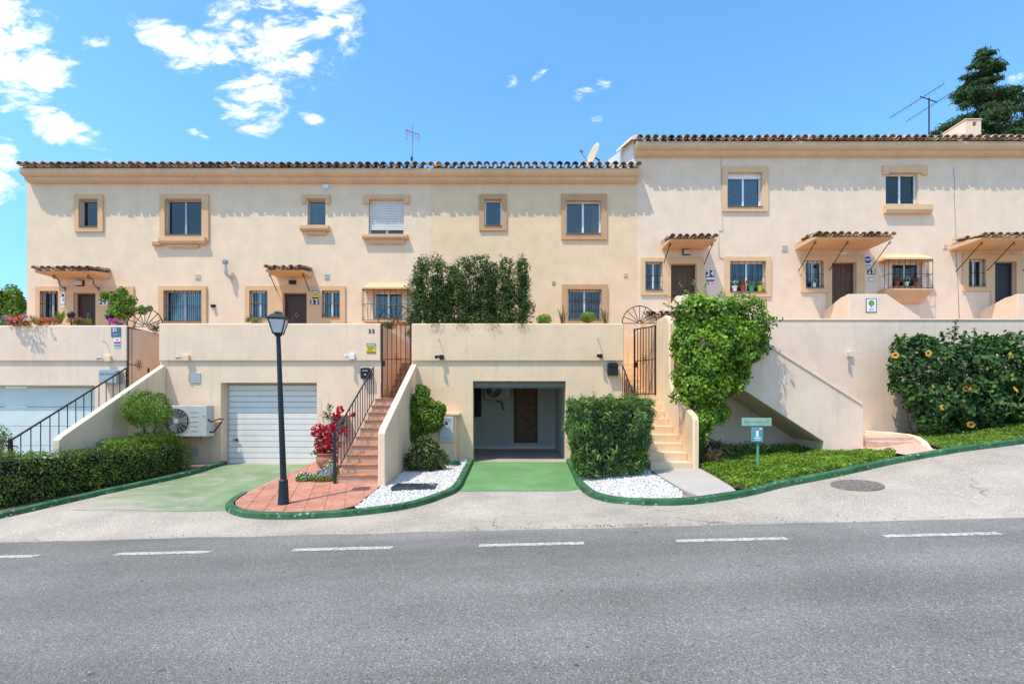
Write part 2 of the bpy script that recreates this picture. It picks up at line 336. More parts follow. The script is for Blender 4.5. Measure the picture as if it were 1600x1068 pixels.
def prism_pts(poly, zb, zt, n, rnd_e=.06, rough=.05, nscale=3.5):
    """points near the faces of an upright clipped hedge with footprint poly"""
    poly = [np.array(p, float) for p in poly]; m = len(poly); A = []
    per = [np.linalg.norm(poly[(i+1) % m]-poly[i]) for i in range(m)]
    ar = abs(sum(poly[i][0]*poly[(i+1) % m][1]-poly[(i+1) % m][0]*poly[i][1] for i in range(m)))/2
    sgn = 1 if sum(poly[i][0]*poly[(i+1) % m][1]-poly[(i+1) % m][0]*poly[i][1] for i in range(m)) > 0 else -1
    xs = [p[0] for p in poly]; ys = [p[1] for p in poly]; h = 1.0
    def inside(x, y):
        c = False
        for i in range(m):
            a, b = poly[i], poly[(i+1) % m]
            if (a[1] > y) != (b[1] > y) and x < (b[0]-a[0])*(y-a[1])/(b[1]-a[1])+a[0]: c = not c
        return c
    P_, N_ = [], []
    tot = sum(per)*1.0 + ar
    pe = np.array(per)/sum(per)
    while len(P_) < n:
        if rng.random() < ar/tot:
            x, y = rng.uniform(min(xs), max(xs)), rng.uniform(min(ys), max(ys))
            if not inside(x, y): continue
            nn = np.array([0, 0, 1.]); p = np.array([x, y, zt(x, y)])
        else:
            i = rng.choice(m, p=pe); a, b = poly[i], poly[(i+1) % m]; t = rng.random(); q = a + (b-a)*t
            e = (b-a)/per[i]; nn = np.array([e[1]*sgn, -e[0]*sgn, 0]); z0, z1 = zb(q[0], q[1]), zt(q[0], q[1]); f = rng.random()
            p = np.array([q[0], q[1], z0 + (z1-z0)*f]) - nn*(rnd_e*1.4*max(0, f-.85)/.15 + .05*max(0, .15-f)/.15)
        dd = -abs(rng.normal())*.06 + rough*(noise.noise(Vector(p*nscale))*1.5) + .02*rng.normal()
        P_.append(p + nn*dd); N_.append(nn)
    return np.array(P_), np.array(N_)
def jit(N_, s=.8): return N_/(np.linalg.norm(N_, axis=1, keepdims=True)+1e-9) + rng.normal(0, s, N_.shape)

# ================================================================== GROUND
D1, D2, DG = 12.4, 15.5, 12.45        # parapet plane, house front plane, garage wall plane (metres from the camera)
def road_z(x): return -.01 + .043*x
def edge_y(x): return 6.45 - .075*x + .05*noise.noise(Vector((x*1.3, 3.1, 0))) + .022*noise.noise(Vector((x*6, 1.1, 0)))
CP = [(x, 6.45-.075*x, road_z(x)) for x in range(-18, 19, 2)]
CP += [(2.5,7.58,.10),(3.3,7.6,.163),(4.24,7.9,.288),(5.24,8.2,.406),(6.6,8.6,.57),(8.05,9.0,.75),(9.6,9.4,.868),(13,10,1.25),(18,11,1.75),
       (10.1,12.4,.86),(7.0,11.2,.43),(7.8,11.2,.55),(14,12.5,1.3),(18,12.8,1.8),(4.2,12.4,.33),(5.5,12.4,.36),(3.6,9.95,.253),(3.0,9.95,.24),(3.7,8.06,.20),
       (1.35,12.45,.18),(-.95,12.45,.18),(0,12.45,.18),(-.9,9.0,.045),(1.2,9.0,.06),(.1,7.5,.01),(-3.4,7.57,-.12),(-4.68,8.2,-.13),(-1.65,8.07,-.06),
       (-3.4,9.64,0),(-2.4,9.5,.02),(-4.87,12.45,.115),(-7.1,12.45,.115),(-6,12.45,.115),(-1.2,12.4,.17),(-2.3,12.4,.15),(2.4,12.4,.2),
       (-8.3,8.1,-.25),(-7.83,9.15,-.13),(-7.26,9.97,-.03),(-7.05,12.0,.1),(-9.5,9.5,-.18),(-12,9,-.35),(-12,12.4,-.1),(-18,9,-.65),(-18,12.5,-.4),(-6.2,8.16,-.12),
       (-6,10.4,.0),(-9,12.4,0),(0,10.7,.12)]
_C = np.array(CP)
def _tps(r2): return np.where(r2 > 1e-12, .5*r2*np.log(np.maximum(r2, 1e-12)), 0)
_n = len(_C); _K = _tps(((_C[:, None, :2]-_C[None, :, :2])**2).sum(2)) + np.eye(_n)*.05
_Q = np.c_[np.ones(_n), _C[:, :2]]
_S = np.linalg.solve(np.block([[_K, _Q], [_Q.T, np.zeros((3, 3))]]), np.r_[_C[:, 2], 0, 0, 0])
def gz(x, y):
    e = 6.45-.075*x
    v = float(_tps((_C[:, 0]-x)**2 + (_C[:, 1]-y)**2) @ _S[:_n] + _S[_n] + _S[_n+1]*x + _S[_n+2]*y)
    t = min(1, max(0, (y-e)/.5)); return road_z(x)*(1-t) + v*t
def G(px, py):
    """ground point seen in the photograph at this pixel"""
    a, b = 3.0, 16.0; f = lambda d: Z(py, d) - gz(X(px, d), d)
    for i in range(200):
        d = 3 + i*.05
        if f(d) < 0: b = d; a = d-.05; break
    for _ in range(30):
        m = (a+b)/2
        if f(m) > 0: a = m
        else: b = m
    return (X(px, a), a)
def inpoly(poly, x, y):
    c = False; m = len(poly)
    for i in range(m):
        a, b = poly[i], poly[(i+1) % m]
        if (a[1] > y) != (b[1] > y) and x < (b[0]-a[0])*(y-a[1])/(b[1]-a[1])+a[0]: c = not c
    return c
def patch(name, poly, lift, m, step=.3, parent=None, zf=gz, **props):
    pts = []; n = len(poly)
    for i in range(n):
        a, b = Vector(poly[i]), Vector(poly[(i+1) % n]); k = max(1, int((b-a).length/step)); pts += [a + (b-a)*j/k for j in range(k)]
    nb = len(pts); edges = [(i, (i+1) % nb) for i in range(nb)]
    xs = [p.x for p in pts]; ys = [p.y for p in pts]; x = min(xs)+step/2
    while x < max(xs):
        y = min(ys)+step/2
        while y < max(ys):
            if inpoly(poly, x, y) and min((p.x-x)**2+(p.y-y)**2 for p in pts) > (step*.35)**2: pts.append(Vector((x, y)))
            y += step
        x += step
    r = delaunay_2d_cdt(pts, edges, [], 1, 1e-5)
    b = MB(); b.v = [(p.x, p.y, zf(p.x, p.y)+lift) for p in r[0]]; b.f = [tuple(f) for f in r[2]]
    b.f = [f if (Vector(b.v[f[1]])-Vector(b.v[f[0]])).cross(Vector(b.v[f[2]])-Vector(b.v[f[0]])).z > 0 else f[::-1] for f in b.f]
    return b.build(name, m, parent, smooth=True, **props)

# far ground, road, concrete apron
b = MB(); S_ = 900
b.add([(x, y, road_z(x*.12)*.6-2.2) for x, y in ((-S_,-S_),(S_,-S_),(S_,S_),(-S_,S_))], [(0,1,2,3)])
b.build('ground', SOIL, kind='structure')
b = MB(); xs = [-70+i*.5 for i in range(281)]
for i, x in enumerate(xs):
    e = edge_y(x); b.v += [(x, -3.2, road_z(x)), (x, e, road_z(x))]
for i in range(len(xs)-1): b.f.append((2*i, 2*i+2, 2*i+3, 2*i+1))
def asphalt():
    """worn asphalt: aggregate, tyre-polished bands along the road, patches and fine cracks"""
    m = ASPH; N, L = m.node_tree.nodes, m.node_tree.links; Pn = N['Principled BSDF']; src = Pn.inputs['Base Color'].links[0].from_socket
    geo = N.new('ShaderNodeNewGeometry')
    mp = N.new('ShaderNodeMapping'); mp.inputs['Rotation'].default_value = (0, 0, math.radians(4.3)); mp.inputs['Scale'].default_value = (.05, .8, 1); L.new(geo.outputs[0], mp.inputs[0])
    n = N.new('ShaderNodeTexNoise'); n.inputs['Scale'].default_value = 1.3; n.inputs['Detail'].default_value = 4; L.new(mp.outputs[0], n.inputs['Vector'])
    r = N.new('ShaderNodeMapRange'); r.inputs[1].default_value = .35; r.inputs[2].default_value = .65; r.inputs[3].default_value = .82; r.inputs[4].default_value = 1.16; L.new(n.outputs[0], r.inputs[0])
    mx = N.new('ShaderNodeMix'); mx.data_type = 'RGBA'; mx.blend_type = 'MULTIPLY'; mx.inputs['Factor'].default_value = 1; L.new(src, mx.inputs['A']); L.new(r.outputs[0], mx.inputs['B'])
    f = N.new('ShaderNodeTexNoise'); f.inputs['Scale'].default_value = 55; f.inputs['Detail'].default_value = 3; L.new(geo.outputs[0], f.inputs['Vector'])
    r2 = N.new('ShaderNodeMapRange'); r2.inputs[1].default_value = .3; r2.inputs[2].default_value = .7; r2.inputs[3].default_value = .80; r2.inputs[4].default_value = 1.2; L.new(f.outputs[0], r2.inputs[0])
    mx2 = N.new('ShaderNodeMix'); mx2.data_type = 'RGBA'; mx2.blend_type = 'MULTIPLY'; mx2.inputs['Factor'].default_value = 1; L.new(mx.outputs['Result'], mx2.inputs['A']); L.new(r2.outputs[0], mx2.inputs['B'])
    sp = N.new('ShaderNodeTexVoronoi'); sp.inputs['Scale'].default_value = 1.9; sp.inputs['Randomness'].default_value = 1; L.new(geo.outputs[0], sp.inputs['Vector'])
    r3 = N.new('ShaderNodeMapRange'); r3.inputs[1].default_value = .035; r3.inputs[2].default_value = .055; r3.inputs[3].default_value = .45; r3.inputs[4].default_value = 1; L.new(sp.outputs['Distance'], r3.inputs[0])
    mx3 = N.new('ShaderNodeMix'); mx3.data_type = 'RGBA'; mx3.blend_type = 'MULTIPLY'; mx3.inputs['Factor'].default_value = .8; L.new(mx2.outputs['Result'], mx3.inputs['A']); L.new(r3.outputs[0], mx3.inputs['B'])
    pn = N.new('ShaderNodeTexNoise'); pn.inputs['Scale'].default_value = .9; pn.inputs['Detail'].default_value = 7; pn.inputs['Roughness'].default_value = .62; L.new(geo.outputs[0], pn.inputs['Vector'])
    r4 = N.new('ShaderNodeMapRange'); r4.inputs[1].default_value = .32; r4.inputs[2].default_value = .62; r4.inputs[3].default_value = .90; r4.inputs[4].default_value = 1.06; L.new(pn.outputs[0], r4.inputs[0])
    mx4 = N.new('ShaderNodeMix'); mx4.data_type = 'RGBA'; mx4.blend_type = 'MULTIPLY'; mx4.inputs['Factor'].default_value = 1; L.new(mx3.outputs['Result'], mx4.inputs['A']); L.new(r4.outputs[0], mx4.inputs['B'])
    L.new(mx4.outputs['Result'], Pn.inputs['Base Color'])
asphalt()
def crackify(m, scale, w, col):
    N, L = m.node_tree.nodes, m.node_tree.links; Pn = N['Principled BSDF']; src = Pn.inputs['Base Color'].links[0].from_socket
    geo = N.new('ShaderNodeNewGeometry'); nz = N.new('ShaderNodeTexNoise'); nz.inputs['Scale'].default_value = 2.2; nz.inputs['Detail'].default_value = 5; L.new(geo.outputs[0], nz.inputs['Vector'])
    va = N.new('ShaderNodeVectorMath'); va.operation = 'MULTIPLY_ADD'; va.inputs[1].default_value = (.5, .5, .5); L.new(nz.outputs['Color'], va.inputs[0]); L.new(geo.outputs[0], va.inputs[2])
    v = N.new('ShaderNodeTexVoronoi'); v.feature = 'DISTANCE_TO_EDGE'; v.inputs['Scale'].default_value = scale; L.new(va.outputs[0], v.inputs['Vector'])
    r = N.new('ShaderNodeMapRange'); r.inputs[1].default_value = w; r.inputs[2].default_value = 0; L.new(v.outputs[0], r.inputs[0])
    n2 = N.new('ShaderNodeTexNoise'); n2.inputs['Scale'].default_value = .55; L.new(geo.outputs[0], n2.inputs['Vector'])
    r2 = N.new('ShaderNodeMapRange'); r2.inputs[1].default_value = .5; r2.inputs[2].default_value = .62; L.new(n2.outputs[0], r2.inputs[0])
    mm = N.new('ShaderNodeMath'); mm.operation = 'MULTIPLY'; L.new(r.outputs[0], mm.inputs[0]); L.new(r2.outputs[0], mm.inputs[1])
    mx = N.new('ShaderNodeMix'); mx.data_type = 'RGBA'; L.new(mm.outputs[0], mx.inputs['Factor']); L.new(src, mx.inputs['A']); mx.inputs['B'].default_value = col + (1,)
    L.new(mx.outputs['Result'], Pn.inputs['Base Color'])
crackify(CONC, .42, .008, (.15, .125, .10))
road = b.build('road', ASPH, smooth=True, kind='structure')
b = MB(); ny = 34; xs = [-22+i*.25 for i in range(177)]
for x in xs:
    e = edge_y(x)
    for j in range(ny+1):
        y = e + (13.0-e)*j/ny; b.v.append((x, y, gz(x, y) if j else road_z(x)))
for i in range(len(xs)-1):
    for j in range(ny): k = i*(ny+1)+j; b.f.append((k, k+ny+1, k+ny+2, k+1))
apron = b.build('pavement', CONC, smooth=True, kind='structure')
b = MB(); b.add([(x, y, road_z(x)+.1) for x, y in ((-70,-8),(70,-8),(70,-3.2),(-70,-3.2))], [(0,1,2,3)]); b.add([(-70,-3.2,road_z(-70)+.1),(70,-3.2,road_z(70)+.1),(70,-3.2,road_z(70)-.1),(-70,-3.2,road_z(-70)-.1)], [(3,2,1,0)])
b.build('far_pavement', PATH, kind='structure')
# dashed edge line
def worn_paint():
    m = bpy.data.materials.new('worn_road_paint'); N, L, Pn = nodes_of(m); geo = N.new('ShaderNodeNewGeometry')
    n = N.new('ShaderNodeTexNoise'); n.inputs['Scale'].default_value = 26; n.inputs['Detail'].default_value = 8; n.inputs['Roughness'].default_value = .7; L.new(geo.outputs[0], n.inputs['Vector'])
    r = N.new('ShaderNodeValToRGB'); r.color_ramp.elements[0].position = .40; r.color_ramp.elements[0].color = (.21, .19, .17, 1); r.color_ramp.elements[1].position = .56; r.color_ramp.elements[1].color = (.56, .53, .48, 1)
    L.new(n.outputs[0], r.inputs[0]); L.new(r.outputs[0], Pn.inputs['Base Color']); Pn.inputs['Roughness'].default_value = .8; return m
RP = worn_paint()
sy = lambda x: 5.76-.07*x
for k in range(-7, 8):
    x0 = -.38 + 2.22*k; x1 = x0+1.2; n = 12; b = MB()
    for i in range(n+1):
        x = x0+(x1-x0)*i/n; w = .055+.004*noise.noise(Vector((x*9, k, 0)))
        b.v += [(x, sy(x)-w, road_z(x)+.004), (x, sy(x)+w, road_z(x)+.004)]
    for i in range(n): b.f.append((2*i, 2*i+2, 2*i+3, 2*i+1))
    b.build('lane_marking', RP, road)

def smooth_line(pts, step=.08):
    out = []; n = len(pts)
    for i in range(n-1):
        p0, p1, p2, p3 = [Vector(pts[min(max(j, 0), n-1)]) for j in (i-1, i, i+1, i+2)]; k = max(2, int((p2-p1).length/step))
        for j in range(k):
            t = j/k; out.append(.5*((2*p1)+(p2-p0)*t+(2*p0-5*p1+4*p2-p3)*t*t+(3*p1-p0-3*p2+p3)*t**3))
    out.append(Vector(pts[-1])); return out
def kerb(line, inner, label_h=.09, w=.115):
    """painted kerb swept along the ground; inner = +1 if the raised side lies to the left of travel"""
    b = MB(); n = len(line)
    for i, p in enumerate(line):
        t = (line[min(i+1, n-1)]-line[max(i-1, 0)]).normalized(); nn = Vector((-t.y, t.x))*inner
        z = gz(p.x, p.y); h = label_h + .006*noise.noise(Vector((p.x*2, p.y*2, 0))); j = .006*noise.noise(Vector((p.x*5, p.y*5, 4)))
        for (o, hh) in ((-.016+j, -.06), (-.008+j, h-.010), (.003+j, h), (w-.006, h+.004), (w, h-.010), (w, -.06)): q = p+nn*o; b.v.append((q.x, q.y, z+hh))
    for i in range(n-1):
        for k in range(5): a = i*6+k; b.f.append((a, a+1, a+7, a+6) if inner < 0 else (a, a+6, a+7, a+1))
    b.f += [tuple(range(6)), tuple(range((n-1)*6, n*6))]
    return b.build('kerb', GKERB, smooth='auto', kind='structure')
KL = smooth_line([(-20,8.35),(-14,7.9),(-10,7.7),(-8.9,7.85),(-8.3,8.15),(-7.83,9.15),(-7.35,10.1),(-7.1,11.0),(-7.06,12.4)])
KM = smooth_line([G(*p) for p in ((376,776),(360,787),(354,797),(382,808),(450,811),(550,806),(640,794),(692,778),(717,765),(728,745))] + [(-.97, 12.42)])
KR = smooth_line([(1.36,12.42)] + [G(*p) for p in ((895,742),(905,762),(930,779),(975,787),(1060,789),(1140,780),(1220,762),(1300,746),(1400,724),(1500,706),(1600,693))] + [(12,10.0),(18,11.2)])
kerb(KL, 1); kerb(KM, 1); kerb(KR, 1)
def offs(line, d, inner):
    n = len(line); o = []
    for i, p in enumerate(line):
        t = (line[min(i+1, n-1)]-line[max(i-1, 0)]).normalized(); o.append(p+Vector((-t.y, t.x))*inner*d)
    return o
KMi = offs(KM, .12, 1)[::4]; KRi = offs(KR, .12, 1)[::4]
tt = lambda L_: [tuple(p) for p in L_]
# green painted ramps
r23 = [(-.97,12.44),(1.36,12.44)] + [tuple(p) for p in offs(KR, -.01, 1) if p.y > 9.05 and p.x < 2][::4] + [(1.02,8.98),(-.9,8.98)] + [tuple(p) for p in offs(KM, -.01, 1) if p.y > 9.05 and p.x > -1.2][::4]
patch('green_ramp', r23, .005, GRAMP, .25, kind='structure')
r22 = [(-4.87,12.44)] + [G(430,754), G(378,780), G(362,797), G(250,799), G(112,797)] + [tuple(p) for p in offs(KL, -.015, 1) if p.y > 9.3][::4] + [(-7.05,12.44)]
def wear_to_concrete(m):
    N, L = m.node_tree.nodes, m.node_tree.links; Pn = N['Principled BSDF']; src = Pn.inputs['Base Color'].links[0].from_socket
    geo = N.new('ShaderNodeNewGeometry'); sp = N.new('ShaderNodeSeparateXYZ'); L.new(geo.outputs[0], sp.inputs[0])
    def M(op, a, b):
        n = N.new('ShaderNodeMath'); n.operation = op
        for i, v in enumerate((a, b)):
            if isinstance(v, (int, float)): n.inputs[i].default_value = v
            else: L.new(v, n.inputs[i])
        return n.outputs[0]
    mp = N.new('ShaderNodeMapping'); mp.inputs['Rotation'].default_value = (0, 0, math.radians(-35)); mp.inputs['Scale'].default_value = (.6, 2.2, 1); L.new(geo.outputs[0], mp.inputs[0])
    nz = N.new('ShaderNodeTexNoise'); nz.inputs['Scale'].default_value = 1.6; nz.inputs['Detail'].default_value = 8; nz.inputs['Roughness'].default_value = .65; L.new(mp.outputs[0], nz.inputs['Vector'])
    t = M('ADD', M('MULTIPLY', M('SUBTRACT', 9.0, sp.outputs[1]), .45), M('MULTIPLY', M('SUBTRACT', -6.3, sp.outputs[0]), .55))
    t = M('ADD', t, M('MULTIPLY', M('SUBTRACT', nz.outputs[0], .5), 2.6))
    r = N.new('ShaderNodeMapRange'); r.inputs[1].default_value = .0; r.inputs[2].default_value = .75; r.inputs[4].default_value = .92; L.new(t, r.inputs[0])
    mx = N.new('ShaderNodeMix'); mx.data_type = 'RGBA'; L.new(r.outputs[0], mx.inputs['Factor']); L.new(src, mx.inputs['A']); mx.inputs['B'].default_value = (.40, .345, .275, 1)
    L.new(mx.outputs['Result'], Pn.inputs['Base Color'])
wear_to_concrete(GRAMPO)
patch('worn_green_ramp', r22, .005, GRAMPO, .25, kind='structure')
# terracotta paved island: mortar bed and single pavers
isl = [(-4.87,12.42)] + [G(430,754), G(376,779)] + tt(KMi[2:]) ; cut = G(556,797)
isl = [(-4.86,12.42), G(430,754)] + [p for p in tt(KMi) if p[0] < cut[0]] + [cut, G(598,762), (-2.62,9.6), (-3.3,9.7), (-3.3,12.42)]
bed = patch('island_paving', isl, .075, mat('mortar', (.50, .31, .23), .9, vary=.1, scale=12), .25, kind='structure')
def clip(poly, a, b, c):      # keep a*x+b*y<=c
    out = []; n = len(poly)
    for i in range(n):
        p, q = poly[i], poly[(i+1) % n]; fp, fq = a*p[0]+b*p[1]-c, a*q[0]+b*q[1]-c
        if fp <= 0: out.append(p)
        if fp*fq < 0: t = fp/(fp-fq); out.append((p[0]+(q[0]-p[0])*t, p[1]+(q[1]-p[1])*t))
    return out
# clip each paver by the convex hull edges of the front arc and by the straight sides
def clip_to(poly, region):
    rb = bmesh.new(); out = poly
    n = len(region); s = sum(region[i][0]*region[(i+1) % n][1]-region[(i+1) % n][0]*region[i][1] for i in range(n))
    if s < 0: region = region[::-1]
    for i in range(n):
        p, q = region[i], region[(i+1) % n]; a, b_ = q[1]-p[1], -(q[0]-p[0]); L_ = math.hypot(a, b_)
        if L_ < 1e-6: continue
        out = clip(out, a/L_, b_/L_, (a*p[0]+b_*p[1])/L_-.004)
        if len(out) < 3: return []
    rb.free(); return out
arc = [p for p in tt(KMi[1:]) if p[0] < cut[0]]
conv = [(-4.86,12.42), arc[0]] + arc + [cut, G(598,762), (-2.62,9.6), (-2.62,12.42)]
def hull(pts):
    pts = sorted(set(pts)); h = []
    for seq in (pts, pts[::-1]):
        k = []
        for p in seq:
            while len(k) > 1 and (k[-1][0]-k[-2][0])*(p[1]-k[-2][1])-(k[-1][1]-k[-2][1])*(p[0]-k[-2][0]) <= 0: k.pop()
            k.append(p)
        h += k[:-1]
    return h
conv = hull(conv); ang = math.radians(17); ca, sa = math.cos(ang), math.sin(ang); TS = .30; jn = .008
for i in range(-14, 15):
    for j in range(-10, 16):
        u0, v0 = i*TS, j*TS; sq = [(u0+jn/2, v0+jn/2), (u0+TS-jn/2, v0+jn/2), (u0+TS-jn/2, v0+TS-jn/2), (u0+jn/2, v0+TS-jn/2)]
        sq = [(-3.6+u*ca-v*sa, 9.0+u*sa+v*ca) for u, v in sq]; cx, cy = sum(p[0] for p in sq)/4, sum(p[1] for p in sq)/4
        if cx > -3.35 and cy > 9.75: continue
        q = clip_to(sq, conv)
        if len(q) < 3 or abs(sum(q[k][0]*q[(k+1) % len(q)][1]-q[(k+1) % len(q)][0]*q[k][1] for k in range(len(q)))) < .006: continue
        mb = MB(); dz = random.uniform(-.002, .002); n = len(q)
        ins = [(cx_+(p[0]-cx_)*.965, cy_+(p[1]-cy_)*.965) for cx_, cy_ in [(sum(p[0] for p in q)/n, sum(p[1] for p in q)/n)] for p in q]
        mb.v = [(p[0], p[1], gz(*p)+.070) for p in q] + [(p[0], p[1], gz(*p)+.083+dz) for p in q] + [(p[0], p[1], gz(*p)+.086+dz) for p in ins]
        mb.f = [tuple(range(2*n, 3*n))] + [(k, (k+1) % n, n+(k+1) % n, n+k) for k in range(n)] + [(n+k, n+(k+1) % n, 2*n+(k+1) % n, 2*n+k) for k in range(n)]
        mb.build('paver', PAVER, bed)
# gravel beds
def gravel(name, poly, n, label, lift=.06):
    bed_ = patch(name, poly, lift, mat('gravel_gap_shade', (.42, .40, .38), .9, vary=.15, scale=25, bump=.6, bscale=70), .25, kind='stuff', label=label, cat='gravel')  # bed colour darkened to give the grey shade between pebbles
    ico = np.array([(1,0,0),(-1,0,0),(0,1,0),(0,-1,0),(0,0,1),(0,0,-1)], float); fc = np.array([(0,2,4),(2,1,4),(1,3,4),(3,0,4),(2,0,5),(1,2,5),(3,1,5),(0,3,5)])
    xs = [p[0] for p in poly]; ys = [p[1] for p in poly]; V = []; Fc = []; k = 0
    while k < n:
        x, y = rng.uniform(min(xs), max(xs)), rng.uniform(min(ys), max(ys))
        if not inpoly(poly, x, y): continue
        s = rng.uniform(.015, .036); A = rng.normal(size=(3, 3)); q, _ = np.linalg.qr(A)
        V.append((ico*np.array([1, .8, .6])*rng.uniform(.8, 1.2, (6, 1))*s)@q + np.array([x, y, gz(x, y)+lift+s*.25])); Fc.append(fc+6*k); k += 1
    V = np.concatenate(V); Fc = np.concatenate(Fc); me = bpy.data.meshes.new('pebbles'); org = V.mean(0); me.from_pydata((V-org).tolist(), [], Fc.tolist()); me.materials.append(PEB)
    o = bpy.data.objects.new('pebbles', me); COL.objects.link(o); put(o, org, bed_); o['kind'] = 'stuff'
arcg = [p for p in tt(KMi) if p[0] > cut[0]+.05]
gravel('white_gravel', [cut] + arcg + [(-1.15,12.40),(-2.34,12.40),(-2.34,9.4),(-2.55,9.38), G(598,764)], 9000, 'white pebbles spread under the bushes beside the tiled stairs')
arcr = [p for p in tt(KRi) if p[0] < X(1068, 7.9)]
gravel('white_gravel', arcr + [G(1066,774), G(1016,742), (2.78,10.0), (2.78,12.4), (1.5,12.4)], 8000, 'white pebbles around the clipped box hedge right of the open garage')
b = MB(); pth = [G(1014,739), (3.72,9.95), G(1141,766)] + [p for p in tt(KRi)[::-1] if G(1072,775)[0]+.05 < p[0] < G(1141,767)[0]-.05 and p[1] < 9] + [G(1072,775)]
pp = patch('concrete_path', pth, .082, PATH, .3, kind='structure')
for i in range(len(pth)):
    a, c = pth[i], pth[(i+1) % len(pth)]; b.add([(a[0],a[1],gz(*a)-.02),(c[0],c[1],gz(*c)-.02),(c[0],c[1],gz(*c)+.081),(a[0],a[1],gz(*a)+.081)], [(0,1,2,3)])
b.build('path_edge', PATH, pp)
# planted strips
soil1 = [(3.75,9.93)] + [G(1143,767)] + [p for p in tt(KRi) if p[0] > X(1143, 7.9)+.05 and p[0] < 6.9] + [(7.05,9.2),(7.3,10.3),(7.0,12.38),(3.75,12.38)]
patch('planted_bed', soil1, .06, SOIL, .35, kind='structure')
soil2 = [(7.85,9.1)] + [p for p in tt(KRi) if p[0] > 7.9] + [(18,12.38),(9.2,12.38),(9.2,11.4)]
patch('planted_bed', soil2, .06, SOIL, .4, kind='structure')
soil3 = [(-12.5,7.86),(-9,7.98)] + [p for p in tt(offs(KL, .12, 1)[::5]) if p[1] > 8.1] + [(-7.2,12.4),(-8.55,12.4),(-8.55,9.5),(-12.5,9.4)]
patch('planted_bed', soil3, .06, SOIL, .35, kind='structure')

# ================================================================== ROOF TILES
def tile_mesh(name, r0, r1, L_, th=.013, n=7, arc_=math.pi):
    vs = []; fs = []; a0 = (math.pi-arc_)/2
    for (r, y) in ((r0, 0), (r1, L_)):
        for q in (r, r-th):
            for k in range(n+1): a = a0+arc_*k/n; vs.append((q*math.cos(a), y, q*math.sin(a)))
    m = n+1
    for k in range(n):
        fs += [(k, k+1, 2*m+k+1, 2*m+k), (m+k, 3*m+k, 3*m+k+1, m+k+1), (k, m+k, m+k+1, k+1), (2*m+k, 2*m+k+1, 3*m+k+1, 3*m+k)]
    fs += [(0, 2*m, 3*m, m), (n, m+n, 3*m+n, 2*m+n)]
    me = bpy.data.meshes.new(name); me.from_pydata(vs, [], fs); me.materials.append(TILE); me.shade_smooth(); me.set_sharp_from_angle(angle=math.radians(45)); return me
COVER = tile_mesh('roof_tile', .096, .078, .48); PAN = tile_mesh('pan_tile', .10, .085, .48, arc_=2.5)
CCOV = tile_mesh('canopy_tile', .085, .076, .44); CPAN = tile_mesh('canopy_pan_tile', .10, .09, .44, arc_=2.5)
def tile_course(x0, x1, y, z, slope, parent, cov=COVER, pan=PAN, pitch=.238, courses=1, run=.40):
    n = max(1, round((x1-x0)/pitch)); s = (x1-x0)/n; c, sn = math.cos(slope), math.sin(slope)
    for q in range(courses):
        yy, zz = y+q*run*c, z+q*run*sn+(.012 if q else 0)
        for i in range(n+1):
            j = lambda a: random.uniform(-a, a)
            inst(cov, 'roof_tile', (x0+i*s+j(.012), yy+j(.014), zz+.055+j(.009)), parent, (slope+j(.04), j(.08), j(.05)))
            if i < n: inst(pan, 'roof_tile', (x0+(i+.5)*s+j(.006), yy-.035+j(.010), zz+.075+j(.005)), parent, (-slope+j(.02), math.pi+j(.04), j(.02)))

# ================================================================== HOUSES
class House:
    def __init__(s, name, x0, x1, ztop, wallm, trim, label, zbot=1.0):
        s.x0, s.x1, s.ztop, s.zbot, s.wm, s.trim = x0, x1, ztop, zbot, wallm, trim; s.ops = []
        s.o = thing(name, ((x0+x1)/2, D2, 0), label, 'house', 'terraced houses in the row')
    def finish(s, reveal=.2):
        MB().holes(s.x0, s.x1, s.zbot, s.ztop, D2, D2+reveal, s.ops, sides=False).build('wall', s.wm, s.o)
def wavy(x0, x1, y, z0, z1, amp=.03, n=40, f=9):
    b = MB()
    for i in range(n+1):
        t = i/n; yy = y+amp*math.sin(t*f*2*math.pi)+amp*.4*math.sin(t*f*3.3); b.v += [(x0+(x1-x0)*t, yy, z0), (x0+(x1-x0)*t, yy, z1)]
    for i in range(n): b.f.append((2*i, 2*i+2, 2*i+3, 2*i+1))
    return b
